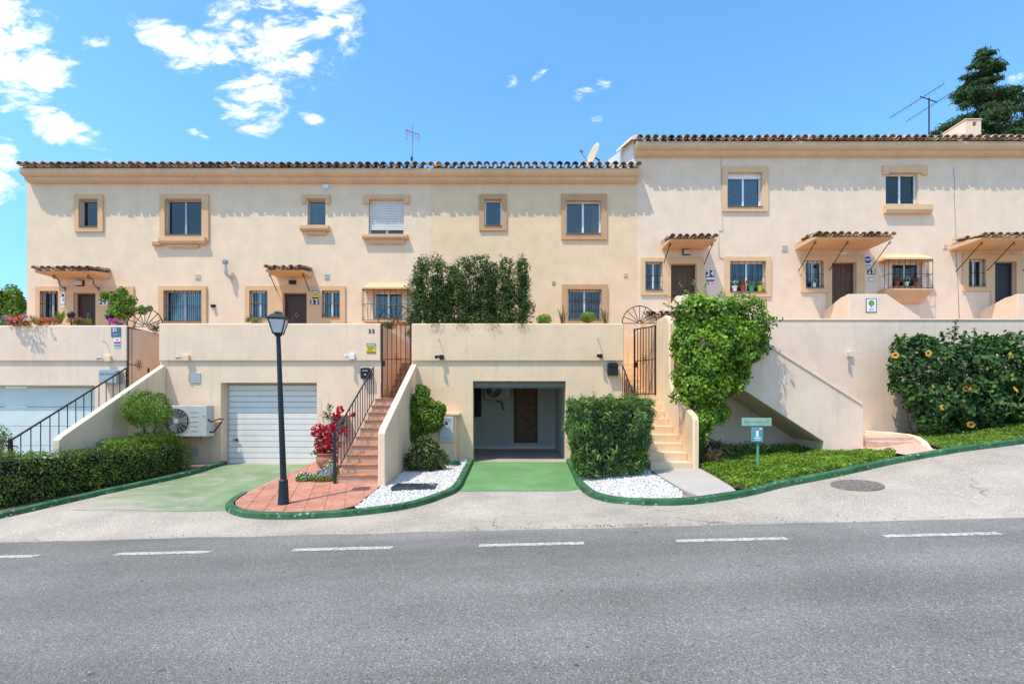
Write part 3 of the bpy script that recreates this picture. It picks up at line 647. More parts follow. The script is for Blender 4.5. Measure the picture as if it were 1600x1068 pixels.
def window(h, op, reveal=.16, frame=None, panes=2, surround=None, trim=None, ears=None, sills=(), grille=0, curtain=None, blind=0, proud=.05, sash=None, horiz=(.52,), scroll=True, bow=0, roll=False, drape=None, pots=False):
    frame = frame or WHITE; x0, x1, z0, z1 = R(op, D2); h.ops.append((x0, x1, z0, z1)); yf = D2+reveal-.06; trim = trim or h.trim; t = .045
    top = z1
    b = MB().box(x0,x0+t,yf,yf+.05,z0,z1).box(x1-t,x1,yf,yf+.05,z0,z1).box(x0+t,x1-t,yf,yf+.05,z1-t,z1).box(x0+t,x1-t,yf,yf+.05,z0,z0+t)
    if panes == 2: m = (x0+x1)/2; b.box(m-.03, m+.03, yf-.004, yf+.046, z0+t, z1-t)
    if roll: b.box(x0+.002, x1-.002, yf-.03, yf+.04, z1-.16, z1-.002)
    w = b.build('window', frame, h.o, bevel=.004)
    xs = [x0+t] + ([(x0+x1)/2] if panes == 2 else []) + [x1-t]
    for i in range(len(xs)-1): MB().box(xs[i], xs[i+1], yf+.022+.006*i, yf+.026+.006*i, z0+t, z1-t).build('pane', GLASS, w)
    yb = yf+.055; e = .25
    r = MB(); r.add([(x0-e,yb,z0-e),(x1+e,yb,z0-e),(x1+e,yb,z1+e),(x0-e,yb,z1+e),(x0-e,yb+1.2,z0-e),(x1+e,yb+1.2,z0-e),(x1+e,yb+1.2,z1+e),(x0-e,yb+1.2,z1+e)], [(4,5,6,7),(0,1,5,4),(2,3,7,6),(1,2,6,5),(3,0,4,7)])
    r.build('room_lining', DARKROOM, w)
    if curtain: wavy(x0+.02, x1-.02, yb+.08, z0+.02, z1-.03, .018, 50, (x1-x0)*9).build('curtain', curtain, w, smooth=True)
    if drape: wavy(x0+(x1-x0)*drape[0], x0+(x1-x0)*drape[1], yb+.09, z0+.02, z1-.03, .025, 30, 5).build('curtain', CURT, w, smooth=True)
    if blind:
        b = MB(); zb = z1-(z1-z0)*blind; n = int((z1-zb)/.05); k = (z1-zb)/n
        for i in range(n): a = zb+i*k; b.prism([(yf-.022,a+.006),(yf-.034,a+.014),(yf-.034,a+k-.012),(yf-.022,a+k-.001),(yf-.012,a+k-.001),(yf-.012,a+.002)], x0+.012, x1-.012, 'x')
        b.build('roller_shutter', ROLL, w)
    if sash:
        b = MB(); a0, a1 = x0+(x1-x0)*sash[0], x0+(x1-x0)*sash[1]; b.box(a0,a0+t,-.02,.02,z0+.05,z1-.06).box(a1-t,a1,-.02,.02,z0+.05,z1-.06).box(a0+t,a1-t,-.02,.02,z0+.05,z0+.1).box(a0+t,a1-t,-.02,.02,z1-.11,z1-.06)
        b.v = [(v[0], yf+.09+v[1]+(v[2]-z0)*.16, v[2]) for v in b.v]; b.build('tilted_sash', frame, w)
    if surround:
        a0, a1, c0, c1 = R(surround, D2)
        MB().holes(a0, a1, c0, c1, D2-proud, D2+.004, [(x0, x1, z0, z1)]).build('surround', trim, w, bevel=.012)
    if ears:
        a0, a1, c0, c1 = R(ears, D2); ew = (a1-a0)*.13; zz = z1+.005
        MB().prism([(a0,c0),(a0+ew,c0),(a0+ew,zz),(a1-ew,zz),(a1-ew,c0),(a1,c0),(a1,c1),(a0,c1)], D2-.06, D2+.004, 'y').build('lintel', trim, w, bevel=.01)
    for i, s in enumerate(sills):
        a0, a1, c0, c1 = R(s[:4], D2); p = s[4] if len(s) > 4 else (.15, .10, .06)[i]
        MB().prism([(D2+.01,c0),(D2-p*.75,c0),(D2-p,c0+(c1-c0)*.35),(D2-p,c1-.01),(D2-p+.03,c1),(D2+.01,c1)], a0, a1, 'x').build('sill', trim, w, bevel=.006)
    sb = R((op[0], op[3]-1.2, op[2], op[3]+1), D2); MB().box(x0+.003, x1-.003, D2-.055-proud*.3, yf, z0-.006, z0+.018).build('sill_tile', TERRAS, w)
    if grille:
        b = MB(); n = grille; yg = D2-.02 if not bow else D2-bow; gx0, gx1, gz0, gz1 = (x0, x1, z0, z1) if not bow else R(bowrect[0], D2-bow)
        for i in range(n): x = gx0+(gx1-gx0)*(i+.5*(not bow))/(n-(1 if bow else 0)); b.tube([(x,yg,gz0),(x,yg,gz1)], .008, 5)
        for q in list(horiz) + ([.03, .97] if bow else []): z = gz0+(gz1-gz0)*q; b.tube([(gx0,yg-.004,z),(gx1,yg-.004,z)], .008, 5)
        if bow:
            for x in (gx0, gx1):
                for q in [.03, .97] + list(horiz): z = gz0+(gz1-gz0)*q; b.tube([(x,yg,z),(x,D2+.02,z)], .008, 5)
                b.tube([(x,yg+bow*.5,gz0),(x,yg+bow*.5,gz1)], .008, 5)
        if scroll:
            for x, s_ in ((gx0+.05, 1), (gx1-.05, -1)):
                for zc in (gz1-.07, gz0+.07): b.tube([(x+s_*(.045-.004*k)*math.cos(k*.8), yg-.012, zc+(.045-.004*k)*math.sin(k*.8)) for k in range(11)], .005, 4)
        b.build('grille', IRON, w)
    if pots:
        for i, pc in enumerate(pots):
            q = w; cx = x0+(x1-x0)*(i+.6)/(len(pots)+.2); yy = D2-.02+.04
            SILLPOTS.append((cx, yy, z0+.018, pc))
    return w
SILLPOTS = []; bowrect = [None]
TERRAS = mat('brown_sill_tile', (.22, .13, .09), .7, vary=.12, scale=12)
def door(h, op, m, reveal=.18, planks=4, ring=True):
    x0, x1, z0, z1 = R(op, D2); h.ops.append((x0, x1, z0, z1)); y = D2+reveal-.05
    d = MB().box(x0,x0+.05,y-.02,y+.05,z0,z1).box(x1-.05,x1,y-.02,y+.05,z0,z1).box(x0+.05,x1-.05,y-.02,y+.05,z1-.06,z1).build('door', m, h.o, bevel=.004)
    w = (x1-x0-.1)/planks
    for i in range(planks): MB().box(x0+.05+i*w+.003, x0+.05+(i+1)*w-.003, y+.005+.002*(i % 2), y+.045, z0, z1-.06).build('plank', m, d, bevel=.004)
    cx, zk = (x0+x1)/2, z0+(z1-z0)*.5
    if ring: MB().tube([(cx+.05*math.cos(a), y-.03, zk+.06*math.sin(a)) for a in [i*math.pi/6 for i in range(12)]], .010, 6, True).tube([(cx,y+.01,zk+.06),(cx,y-.035,zk+.06)], .014, 8).build('knocker', STEEL, d, smooth=True)
    else: MB().tube([(x0+.12,y+.01,zk-.1),(x0+.12,y-.05,zk-.1),(x0+.2,y-.05,zk-.1)], .010, 6).build('handle', STEEL, d)
    return d
def panel(h, rect, holes_px, trim=None, extra=None):
    a0, a1, c0, c1 = R(rect, D2); MB().holes(a0, a1, c0, c1, D2-.045, D2+.004, [R(q, D2) for q in holes_px]).build('door_surround', trim or h.trim, h.o, bevel=.012)
def canopy(h, fx0, fx1, fy, p, th=.10, rise=.12, courses=2, brackets=(), m=None, lampx=None, scrolls=False, blen=.62):
    """tiled porch roof: soffit front edge from pixel fx0 to fx1 at pixel height fy, projecting p metres"""
    d = D2-p; x0, x1 = X(fx0, d), X(fx1, d); z = Z(fy, d); m = m or h.trim
    c = MB().prism([(D2+.003, z), (d+.06, z), (d+.03, z+.02), (d+.03, z+th*.55), (D2+.003, z+th*.55+rise)], x0, x1, 'x').build('canopy', m, h.o, bevel=.015)
    sl = math.atan2(rise, p)
    tile_course(x0+.05, x1-.05, d-.03, z+th*.55-.005, sl, c, CCOV, CPAN, .225, courses, p*.5)
    for bx, bl in brackets:
        xx = X(bx, d+.3); zt = z-.012; zb = z-bl
        if scrolls:
            pts = [(xx, d+.28+.05*math.cos(a), zt-.06+.05*math.sin(a)) for a in [math.pi*2.2-k*.5 for k in range(8)]]
            pts = [(xx+.02, d+.30-.05*math.sin(k*.55), zt-.055+.05*math.cos(k*.55)) for k in range(8, 0, -1)] + [(xx, d+.30, zt-.01)] + [(xx, d+.30+(p-.36)*t+.06*math.sin(2*math.pi*t), zt-.02+(zb-zt+.1)*t) for t in [i/9 for i in range(1, 10)]]
            pts += [(xx, D2-.06+.045*math.sin(k*.6), zb+.08-.05*math.cos(k*.6)+.0) for k in range(0, 8)]
        else: pts = [(xx, d+.22, zt), (xx, D2-.05, zb), (xx, D2-.003, zb-.03)]
        b = MB().tube(pts, .013, 6)
        if not scrolls:
            b.tube([(xx+.045*math.cos(k*.7)*(1-k*.06), d+.25, zt-.06+.045*math.sin(k*.7)*(1-k*.06)) for k in range(10)], .008, 5)
        b.build('bracket', IRON, c, smooth=True)
    return c
def eave(h, x0, x1, zc, ends=(0, 0), cx=(0, 0)):
    """moulded cornice and the tile course above; zc = underside of the cornice"""
    pr = [(0,0),(.10,.02),(.17,.06),(.20,.11),(.20,.135),(.27,.145),(.33,.19),(.355,.25),(.355,.33),(0,.345)]
    MB().prism([(D2+.02 if y == 0 else D2-y, zc+z) for y, z in pr], x0-cx[0], x1+cx[1], 'x').build('cornice', CORN, h.o, smooth='auto')
    sl = math.radians(18); z0 = zc+.345
    b = MB(); n = int((x1-x0)/.06)
    ridge = 4.6
    for i in range(n+1):
        x = x0+(x1-x0)*i/n; q = .03*math.cos(2*math.pi*(x-x0)/.238)
        b.v += [(x, D2-.32, z0+.02+q), (x, D2-.32+ridge, z0+.02+q+ridge*math.tan(sl)), (x, D2-.32+2*ridge, z0+.02)]
    for i in range(n): k = 3*i; b.f += [(k, k+3, k+4, k+1), (k+1, k+4, k+5, k+2)]
    r = b.build('roof', TILE, h.o, smooth=True)
    tile_course(x0+ends[0], x1-ends[1], D2-.43, z0-.005, sl, r)
    return r
def ridge_cap(h, px, zc, w=.13):
    x = X(px, D2-.2); sl = math.radians(18); b = MB(); n = 8
    for (y, l) in ((D2-.34, 0), (D2+1.9, 1)):
        for k in range(n+1): a = math.pi*k/n; b.v.append((x+w*math.cos(a), y, zc+.40+(y-D2+.34)*math.tan(sl)+w*math.sin(a)))
    for k in range(n): b.f.append((k, k+1, n+2+k, n+1+k))
    b.f.append(tuple(range(n+1))); b.build('verge_capping', W_PINK, h.o, smooth='auto')
ZL, ZR = Z(286.5, D2-.05), Z(245.5, D2-.05)         # undersides of the two cornices
BX = lambda px: X(px, D2)
H21 = House('house', BX(42), BX(372), ZL+.2, W_PALE, PEACH, 'leftmost house of the row, number 21, flowers on its terrace wall')
H22 = House('house', BX(372), BX(671), ZL+.2, W_PALE, PEACH, 'pale house number 22 behind the street lamp, white garage door')
H23 = House('house', BX(671), BX(996), ZL+.2, W_YEL, TAN, 'yellower beige house with the open garage and shrub screen', zbot=2.5)
H24 = House('house', BX(996), BX(1240), ZR+.2, W_PINK, OCHRE, 'pinkish house number 24 with taller roof, above the climbing bush')
H25 = House('house', BX(1240), BX(1491), ZR+.2, W_PINK, OCHRE, 'pinkish house number 25 with blue round alarm sign by its door')
H26 = House('house', BX(1491), BX(1760), ZR+.2, W_PINK, OCHRE, 'rightmost pinkish house, cut by the picture edge, dark blue door')
# --- 21
window(H21, (125,311.5,154,355), surround=(117.4,304.4,162.4,362.6), panes=1, frame=GREYF, sash=(.2, .98))
window(H21, (259,311.5,316,368), surround=(250.8,304,327,377), frame=GREYF, panes=2, drape=(.62,.98), sash=(.12, .6), sills=((252,372,324,382),(265,382,311,388,.07)))
window(H21, (257,454,316,502.5), surround=(249,447,323.6,507), grille=9, curtain=CURT, frame=GREYF)
panel(H21, (57,447.7,210,520), [(64,454.7,92.7,497),(116.6,457.5,151,520),(171,455,200,497)])
window(H21, (64,454.7,92.7,497), grille=4, drape=(.35,.95), frame=GREYF); window(H21, (171,455,200,497), grille=4, frame=GREYF, curtain=CURTB)
door(H21, (116.6,457.5,151,525), DOORB, planks=3)
canopy(H21, 52, 141, 425, .74, brackets=((84, .42), (138, .42)), scrolls=True)
# --- 22
window(H22, (480.5,311.5,508.5,353), ears=(472.6,305,516,319), panes=1, frame=GREYF, sash=(.25,.98), sills=((471,353.6,515.6,362),(480,362,510,367.6,.08)))
window(H22, (576,312,631,367), ears=(568,305,640,319), blind=.85, sills=((567.5,367.6,638,374.7),(574.5,374.7,632,381.7,.08)))
panel(H22, (383.5,447,540,520), [(390.5,454,419,497),(442.5,457.5,480,520),(503.5,454,531.6,496)])
window(H22, (390.5,454,419,497), grille=4, curtain=CURTB, drape=(.1,.5)); window(H22, (503.5,454,531.6,496), grille=5, drape=(.02,.4))
door(H22, (442.5,457.5,480,525), DOORB, planks=1)
canopy(H22, 413.6, 472, 423.5, .74, brackets=((423, .42), (475, .42)))
bowrect[0] = (566,451,636.5,501)
window(H22, (584,456,628,497.5), grille=9, bow=.3, curtain=CURT, horiz=(.52,))
# --- 23
window(H23, (757,312,784,353.6), surround=(748.8,304,791.7,361), panes=1)
window(H23, (884,314,938.8,366), surround=(876.9,303.8,948,375), drape=(.78,.98))
window(H23, (887,452.6,939.8,499.4), surround=(878,444.7,949,507), drape=(.02,.22), grille=10, horiz=(.33,.66))
# --- 24
window(H24, (1136,270,1190,324), surround=(1127.9,261,1199.6,331), curtain=CURTB, roll=True)
window(H24, (1140,408.5,1196,456.5), surround=(1131.5,401.7,1204,463.6), grille=6, horiz=(.5,), pots=('white','red','green','yellow'))
panel(H24, (1001,403,1043,461), [(1008,409.5,1035,453.4)]); panel(H24, (1043.05,402,1099,530), [(1048,412.6,1087.7,530)])
window(H24, (1008,409.5,1035,453.4), grille=4, horiz=(.3,.5)); door(H24, (1048,412.6,1087.7,535), DOORW, planks=4, ring=False)
canopy(H24, 1048, 1121, 375, .87, brackets=((1046, .42), (1112, .42)))
# --- 25
window(H25, (1384,271,1434,320.6), ears=(1377.9,259.5,1447.8,274), drape=(.55,.95), sills=((1380,321,1452,334.5),))
panel(H25, (1251,399,1291,457), [(1258,407.4,1286,450)]); panel(H25, (1291.05,399,1350,520), [(1299,410,1337,520)])
window(H25, (1258,407.4,1286,450), grille=4, horiz=(.5,), pots=('white',)); door(H25, (1299,410,1337,530), DOORW, planks=4, ring=False)
canopy(H25, 1276, 1398, 372, 1.1, rise=.16, brackets=((1272, .62), (1322, .62), (1388, .62)))
bowrect[0] = (1388,405,1457.5,451)
window(H25, (1394,410,1440,448), grille=9, bow=.3, horiz=(.5,), drape=(.02,.35), pots=('red','white','red'))
# --- 26
panel(H26, (1503,397,1547,455), [(1512,405,1538.5,448)]); panel(H26, (1547.05,397,1601,520), [(1553,409,1586.5,520)])
window(H26, (1512,405,1538.5,448), grille=4, horiz=(.5,), drape=(.4,.9)); door(H26, (1553,409,1586.5,530), DOORD, planks=2)
canopy(H26, 1535, 1660, 373, 1.1, rise=.16, brackets=((1531, .62), (1581, .62), (1640, .62)), m=H26.trim)
# bow window hoods and bases
for h, hood, base in ((H22, (566,440,637,451), (566,500,637,504.5)), (H25, (1383,392,1459,405), (1384,451,1461,471))):
    p = .34; a0, a1, c0, c1 = R(hood, D2-p*.6); bx0, bx1 = X(hood[0], D2-p), X(hood[2], D2-p); z0 = Z(hood[3], D2-p)
    MB().add([(bx0,D2-p,z0),(bx1,D2-p,z0),(bx1,D2+.003,z0),(bx0,D2+.003,z0),(bx0,D2-p,z0+.05),(bx1,D2-p,z0+.05),(bx1-.12,D2+.003,z0+.26),(bx0+.12,D2+.003,z0+.26),(bx1,D2+.003,z0+.05),(bx0,D2+.003,z0+.05)],
             [(0,3,2,1),(0,1,5,4),(4,5,6,7),(5,8,6),(4,7,9),(1,2,8,5),(3,0,4,9)]).build('window_hood', h.trim, h.o)
    zt, zb = Z(base[1], D2-p), Z(base[3], D2-p)
    MB().prism([(bx0,zt-.04),(bx1,zt-.04),(bx1,zt),(bx0,zt)], D2-p, D2+.003, 'y').build('window_ledge', h.trim, h.o, bevel=.01)
    if zt-zb > .15:
        k = .16; MB().add([(bx0,D2-p,zt-.041),(bx1,D2-p,zt-.041),(bx1,D2+.003,zt-.041),(bx0,D2+.003,zt-.041),(bx0+k,D2-.06,zb),(bx1-k,D2-.06,zb),(bx1-k,D2+.003,zb),(bx0+k,D2+.003,zb)], [(0,1,2,3),(4,5,1,0),(5,6,2,1),(7,4,0,3),(4,7,6,5)]).build('window_corbel', h.trim, h.o)
for h in (H21, H22, H23, H24, H25, H26): h.finish()
# eaves: the tile line runs on through the party walls
eave(H21, H21.x0, H21.x1, ZL, (.20, .119), cx=(-.10, 0)); eave(H22, H22.x0, H22.x1, ZL, (.119, .119)); eave(H23, H23.x0, H23.x1, ZL, (.119, .05), cx=(0, -.02))
eave(H24, H24.x0, H24.x1, ZR, (-.03, .119), cx=(.12, 0)); eave(H25, H25.x0, H25.x1, ZR, (.119, .119)); eave(H26, H26.x0, H26.x1, ZR, (.119, .119))
for h, px, zc in ((H21, 40, ZL), (H22, 370, ZL), (H23, 685, ZL), (H24, 992, ZR), (H25, 1260, ZR), (H26, 1516, ZR)): ridge_cap(h, px, zc, .14 if px != 40 else .1)
# gables, party wall above the lower roof
def gable(h, x, z0, m, zc, t=.2):
    sl = math.tan(math.radians(18)); y0, y1, ym = D2+.02, D2-.32+9.2, D2-.32+4.6
    MB().prism([(y0, z0), (y1, z0), (y1, zc+.36), (ym, zc+.36+4.6*sl), (y0, zc+.38)], x, x+t, 'x').build('gable_wall', m, h.o)
gable(H21, H21.x0, -1, W_PALE, ZL); gable(H24, H24.x0-.10, 0, WHITEWALL, ZR+.16, .24); gable(H26, H26.x1-.2, -1, W_PINK, ZR)
for h in (H21, H23, H24, H26):
    pass
b = MB().box(H21.x0, H23.x1, D2+8.6, D2+8.8, -1, ZL+.3); b.build('rear_wall', W_PALE, H22.o)
b = MB().box(H24.x0, H26.x1, D2+8.6, D2+8.8, -1, ZR+.3); b.build('rear_wall', W_PINK, H25.o)

# ================================================================== TERRACE WALLS AND GARAGES
ZP, ZLEDGE, ZDECK = Z(505, D1), Z(564, D1), 2.8
def block(h, x0, x1, wm, ztop, hole=None, left_ret=True, right_ret=True, zbot=-.9):
    hs = [hole] if hole else []
    MB().holes(x0, x1, zbot, ZLEDGE+.02, DG, DG+.30, hs, sides=False).build('garage_wall', wm, h.o)
    MB().box(x0, x1, D1, D1+.22, ZLEDGE, ztop).build('parapet', wm, h.o, bevel=.03)
    MB().box(x0+.002, x1-.002, D1+.2, D2+.02, ZDECK-.18, ZDECK).build('terrace_floor', TERRAR, h.o)
    for on, a in ((left_ret, x0), (right_ret, x1-.15)):
        if on: MB().box(a, a+.15, DG+.002 if on != 'low' else DG+.002, D2, zbot, ztop-.04).build('return_wall', wm, h.o, bevel=.015)
x21, x22a, x22b, x23a, x23b = X(198, D1), X(248, D1), X(594.5, D1), X(643, D1), X(975, D1)
g21 = (X(-40, DG), X(148, DG), -.9, Z(601.6, DG)); g22 = R((345,597.5,495,726), DG); g22 = (g22[0], g22[1], .1, g22[3]); g23 = R((739,595,884,721), DG); g23 = (g23[0], g23[1], .17, g23[3])
W21 = stucco('cream_pink_stucco', (.85, .63, .47), .26)
block(H21, -19, x21, W21, Z(508, D1), g21, left_ret=False); block(H22, x22a, x22b, W_LOW, ZP, g22); block(H23, x23a, x23b, W_LOWY, ZP, g23)
MB().box(H22.x0-.6, H22.x1, D2+.21, D2+.4, -.5, 3.0).build('foundation_wall', W_PALE, H22.o)
MB().box(x23b-.1, H23.x1+.1, D2-.02, D2+.2, -.2, 2.75).build('foundation_wall', W_LOWY, H23.o)
# garage doors
def garage_door(h, hole, m, y, n, handle=True, dark=False):
    x0, x1, z0, z1 = hole; fr = MB().box(x0+.002, x0+.04, y, y+.05, z0, z1-.003).box(x1-.04, x1-.002, y, y+.05, z0, z1-.003).box(x0+.04, x1-.04, y, y+.05, z1-.04, z1-.003).build('garage_door', GREYF if not dark else m, h.o)
    k = (z1-.042-z0)/n
    src = MB().prism([(0,.004),(-.012,.012),(-.012,k-.012),(0,k-.004),(.02,k-.004),(.02,.004)], -(x1-x0-.086)/2, (x1-x0-.086)/2, 'x').build('panel', m, fr)
    put(src, ((x0+x1)/2, y+.025, z0), fr)
    src.data.transform(Matrix.Translation(src.data.vertices[0].co*0))
    for i in range(1, n): inst(src.data, 'panel', ((x0+x1)/2, y+.025, z0+i*k), fr)
    if handle: MB().lathe([(.035,0),(.035,.02),(.012,.022),(.012,.05)], (x0+.24, y+.01, z0+.62), 12, 'y').tube([(x0+.17,y-.04,z0+.62),(x0+.3,y-.04,z0+.62)], .014, 6).build('handle', BLACK, fr)
garage_door(H22, (X(355, DG+.24), g22[1], g22[2], g22[3]), ROLL, DG+.24, 14)
MB().box(g22[0], X(355, DG+.24), DG+.24, DG+.32, g22[2], g22[3]).build('door_jamb', W_LOW, H22.o)
garage_door(H21, g21, PALEDOOR, DG+.2, 6, handle=False, dark=True)
# open garage: room, door leaf rolled up, things inside
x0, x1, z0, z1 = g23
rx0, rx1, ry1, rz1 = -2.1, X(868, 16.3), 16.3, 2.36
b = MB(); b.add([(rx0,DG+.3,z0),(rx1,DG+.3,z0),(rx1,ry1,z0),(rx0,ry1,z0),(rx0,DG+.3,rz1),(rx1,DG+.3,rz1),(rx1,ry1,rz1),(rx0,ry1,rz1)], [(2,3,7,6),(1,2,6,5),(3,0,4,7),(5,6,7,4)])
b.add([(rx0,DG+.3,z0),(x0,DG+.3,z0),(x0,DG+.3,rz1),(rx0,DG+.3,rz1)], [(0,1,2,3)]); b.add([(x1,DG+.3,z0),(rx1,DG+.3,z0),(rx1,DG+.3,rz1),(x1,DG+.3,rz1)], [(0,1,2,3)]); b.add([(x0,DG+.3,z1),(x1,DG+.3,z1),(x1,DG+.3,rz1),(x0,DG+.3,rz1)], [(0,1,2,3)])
room = b.build('garage_room', mat('garage_shaded_white', (.62, .60, .57), .8, vary=.04, scale=2), H23.o)  # white walls; the shade of the deep room is mixed into this grey
MB().box(rx0-.1, rx1+.1, DG+.02, ry1+.1, z0-.2, z0).build('garage_floor', mat('garage_tile_floor', (.42, .37, .32), .45, vary=.08, scale=3), H23.o)
MB().box(rx0, rx1-.002, ry1-.02, ry1-.003, z0, z0+.09).build('skirting', WHITE, room)
MB().box(x0+.003, x1-.003, DG+.12, DG+.28, z1-.14, z1-.003).box(x0+.003, x1-.003, DG+.16, DG+.24, z1-.17, z1-.14).build('rolled_garage_door', mat('olive_grey_door', (.17, .17, .14), .5, vary=.05), H23.o)
a0, a1, c0, c1 = R((803,604,839.6,691), ry1)
d_ = MB().box(a0, a0+.06, ry1-.05, ry1-.002, c0, c1+.3).box(a1-.06, a1, ry1-.05, ry1-.002, c0, c1+.3).box(a0+.06, a1-.06, ry1-.05, ry1-.002, c0, c0+.05).build('inner_door', DOORW, H23.o)
MB().box(a0+.06, a1-.06, ry1-.03, ry1-.003, c0+.05, c1+.3).build('leaf', mat('inner_door_wood', (.20, .105, .06), .5, vary=.15, scale=10), d_); MB().tube([(a0+.1,ry1-.02,c0+.9),(a0+.1,ry1-.08,c0+.9),(a0+.2,ry1-.08,c0+.9)], .012, 6).build('handle', STEEL, d_)
a0, a1, c0, c1 = R((736,604,752,651), ry1); MB().box(a0-.4, a1, ry1-.04, ry1-.002, c0, c1+.3).build('dark_opening_sheet', BLACK, H23.o)  # black sheet for the dark wall opening; its shade is only colour
def ac_unit(cx, y, zb, w, hh, dep, label, fanx=-.22):
    t = thing('air_conditioner', (cx, y, zb), label, 'air conditioner')
    MB().box(cx-w/2, cx+w/2, y-dep, y, zb, zb+hh).build('casing', LGREY, t, bevel=.02)
    fx, r = cx+w*fanx, hh*.40; fz = zb+hh*.5
    MB().lathe([(r,0),(r,.004)], (fx, y-dep, fz), 32, 'y').build('fan_opening', BLACK, t)
    bl = MB()
    for k in range(3):
        a = k*2*math.pi/3
        bl.add([(fx+.03*math.cos(a), y-dep-.006, fz+.03*math.sin(a)), (fx+r*.9*math.cos(a-.35), y-dep-.01, fz+r*.9*math.sin(a-.35)), (fx+r*.9*math.cos(a+.5), y-dep-.006, fz+r*.9*math.sin(a+.5)), (fx+.05*math.cos(a+.8), y-dep-.006, fz+.05*math.sin(a+.8))], [(0,1,2,3)])
    bl.build('fan_blade', mat('grey_plastic', (.20, .20, .21), .5, vary=.05), t)
    g = MB()
    for k in range(1, 8): g.tube([(fx+r*k/7*math.cos(a), y-dep-.018, fz+r*k/7*math.sin(a)) for a in [i*math.pi/16 for i in range(32)]], .0035, 4, True)
    for k in range(16): a = k*math.pi/8; g.tube([(fx+.06*math.cos(a), y-dep-.02, fz+.06*math.sin(a)), (fx+r*math.cos(a), y-dep-.02, fz+r*math.sin(a))], .0035, 4)
    g.build('fan_guard', LGREY, t); MB().lathe([(.06,0),(.06,.008)], (fx, y-dep-.018, fz), 20, 'y').build('hub', LGREY, t)
    for k in range(5): MB().box(cx+w*.12, cx+w*.30, y-dep-.006, y-dep, zb+hh*(.18+.15*k), zb+hh*(.18+.15*k)+.012).build('louvre', mat('grey_plastic2', (.42, .43, .44), .5), t)
    for sx in (-.35, .35): MB().box(cx+w*sx-.02, cx+w*sx+.02, y-dep*.9, y+.12, zb-.05, zb-.002).build('bracket', STEEL, t)
    return t
a = R((256,633,323,682), 12.0)
ac = ac_unit((a[0]+a[1])/2, 12.32, a[2], a[1]-a[0], a[3]-a[2], .32, 'grey air conditioner with round fan on the wall left of the white garage door', -.2)
px_, pz_ = a[1], a[2]
MB().tube([(px_-.08,12.0,pz_+.5),(px_+.05,12.1,pz_+.35),(px_+.12,12.3,pz_+.42),(px_+.15,12.44,pz_+.4)], .016, 6).tube([(px_-.05,12.05,pz_+.12),(px_+.05,12.2,pz_+.1),(px_+.13,12.4,pz_+.35)], .02, 6).build('hose', BLACK, ac, smooth=True)
a = R((758,598,798,624), 16.0)
ac2 = ac_unit((a[0]+a[1])/2, 16.24, a[2], a[1]-a[0], .62, .3, 'air conditioner with black fan hung on the back wall inside the open garage', -.16)
MB().tube([P(775,625,16.2), P(784,629,16.2), P(787,640,16.2)], .02, 6).build('hose', BLACK, ac2, smooth=True)

# ================================================================== STAIRS
def stair(name, label, x0, x1, y0, z0, riser, going, n, tread_m, riser_m, nose=.025, tiles=0, base=None):
    t = thing(name, ((x0+x1)/2, y0, z0), label, 'stairs')
    for i in range(n):
        za, zb = z0+i*riser, z0+(i+1)*riser; ya = y0+i*going; yb = ya+going
        zl = (base if base is not None else z0)-.3
        s = MB().box(x0, x1, ya, y0+n*going if i == n-1 else yb+.01, zl, zb-.028 if tiles else zb).build('step', riser_m, t, bevel=0 if tiles else .012)
        if tiles: 
            w = (x1-x0)/tiles
            for k in range(tiles): MB().box(x0+k*w+.002, x0+(k+1)*w-.002, ya-nose, yb-.004, zb-.028, zb+random.uniform(-.001, .001)).build('tread_tile', tread_m, s, bevel=.006)
    return t
def flank(x0, x1, prof, m, t, name='side_wall', bevel=.045):
    return MB().prism(prof, x0, x1, 'x').build(name, m, t, bevel=bevel)
s22x0, s22x1 = X(526, 9.64), -2.5
z22 = .085
S22 = stair('staircase', 'terracotta tiled stairs up to the gate of number 22', s22x0, s22x1, 9.64, z22, .167, .3, 10, TERRA, TERRAR, tiles=3)
flank(-2.5, -2.36, [(9.33, -.1), (9.33, 1.07), (9.40, 1.14), (12.40, 2.60), (12.44, 2.58), (12.44, -.1)], W_LOW, S22)
MB().box(x22b+.002, x23a-.002, 12.64, 13.4, 1.2, 1.753).build('landing', TERRAR, S22)
for i in range(6): MB().box(x22b+.002, x23a-.002, 13.4+.28*i, 15.48, 1.2, 1.753+.175*(i+1)).build('step', TERRAR, S22)
for i in range(6): MB().box(x22b+.003, x23a-.003, 13.375+.28*i, 13.68+.28*i, 1.753+.175*(i+1)-.002, 1.753+.175*(i+1)+.024).build('tread_tile', TERRA, S22, bevel=.006)
S23 = stair('staircase', 'plain beige painted stairs beside the clipped box hedge', x23b-.02, 3.585, 9.95, .29, .1665, .3, 9, BSTEP, BSTEP)
flank(3.587, 3.715, [(9.93, -.1), (9.93, 1.30), (9.99, 1.39), (10.15, 1.45), (10.9, 1.74), (11.25, 1.92), (11.42, 2.2), (11.46, 3.45), (11.56, 3.6), (11.75, 3.69), (15.4, 3.69), (15.4, -.1)], W_LOWY, S23, bevel=.04)
for i in range(6): MB().box(x23b+.002, 3.585, 13.4+.28*i, 15.46, 1.2, 1.79+.175*(i+1)).build('step', BSTEP, S23, bevel=.01)
MB().box(x23b+.002, 3.585, 12.65, 13.4, 1.0, 1.788).build('landing', BSTEP, S23)
S21 = stair('staircase', 'stairs of the leftmost house behind the low hedge, black railing', x21+.06, -8.72, 9.55, -.15, .17, .3, 10, TERRA, TERRAR, tiles=2)
flank(-8.72, -8.58, [(9.50, -.3), (9.50, .93), (9.58, 1.0), (12.40, 2.58), (12.44, 2.56), (12.44, -.3)], stucco('stained_cream_stucco', (.76, .62, .44), .5, .6), S21)
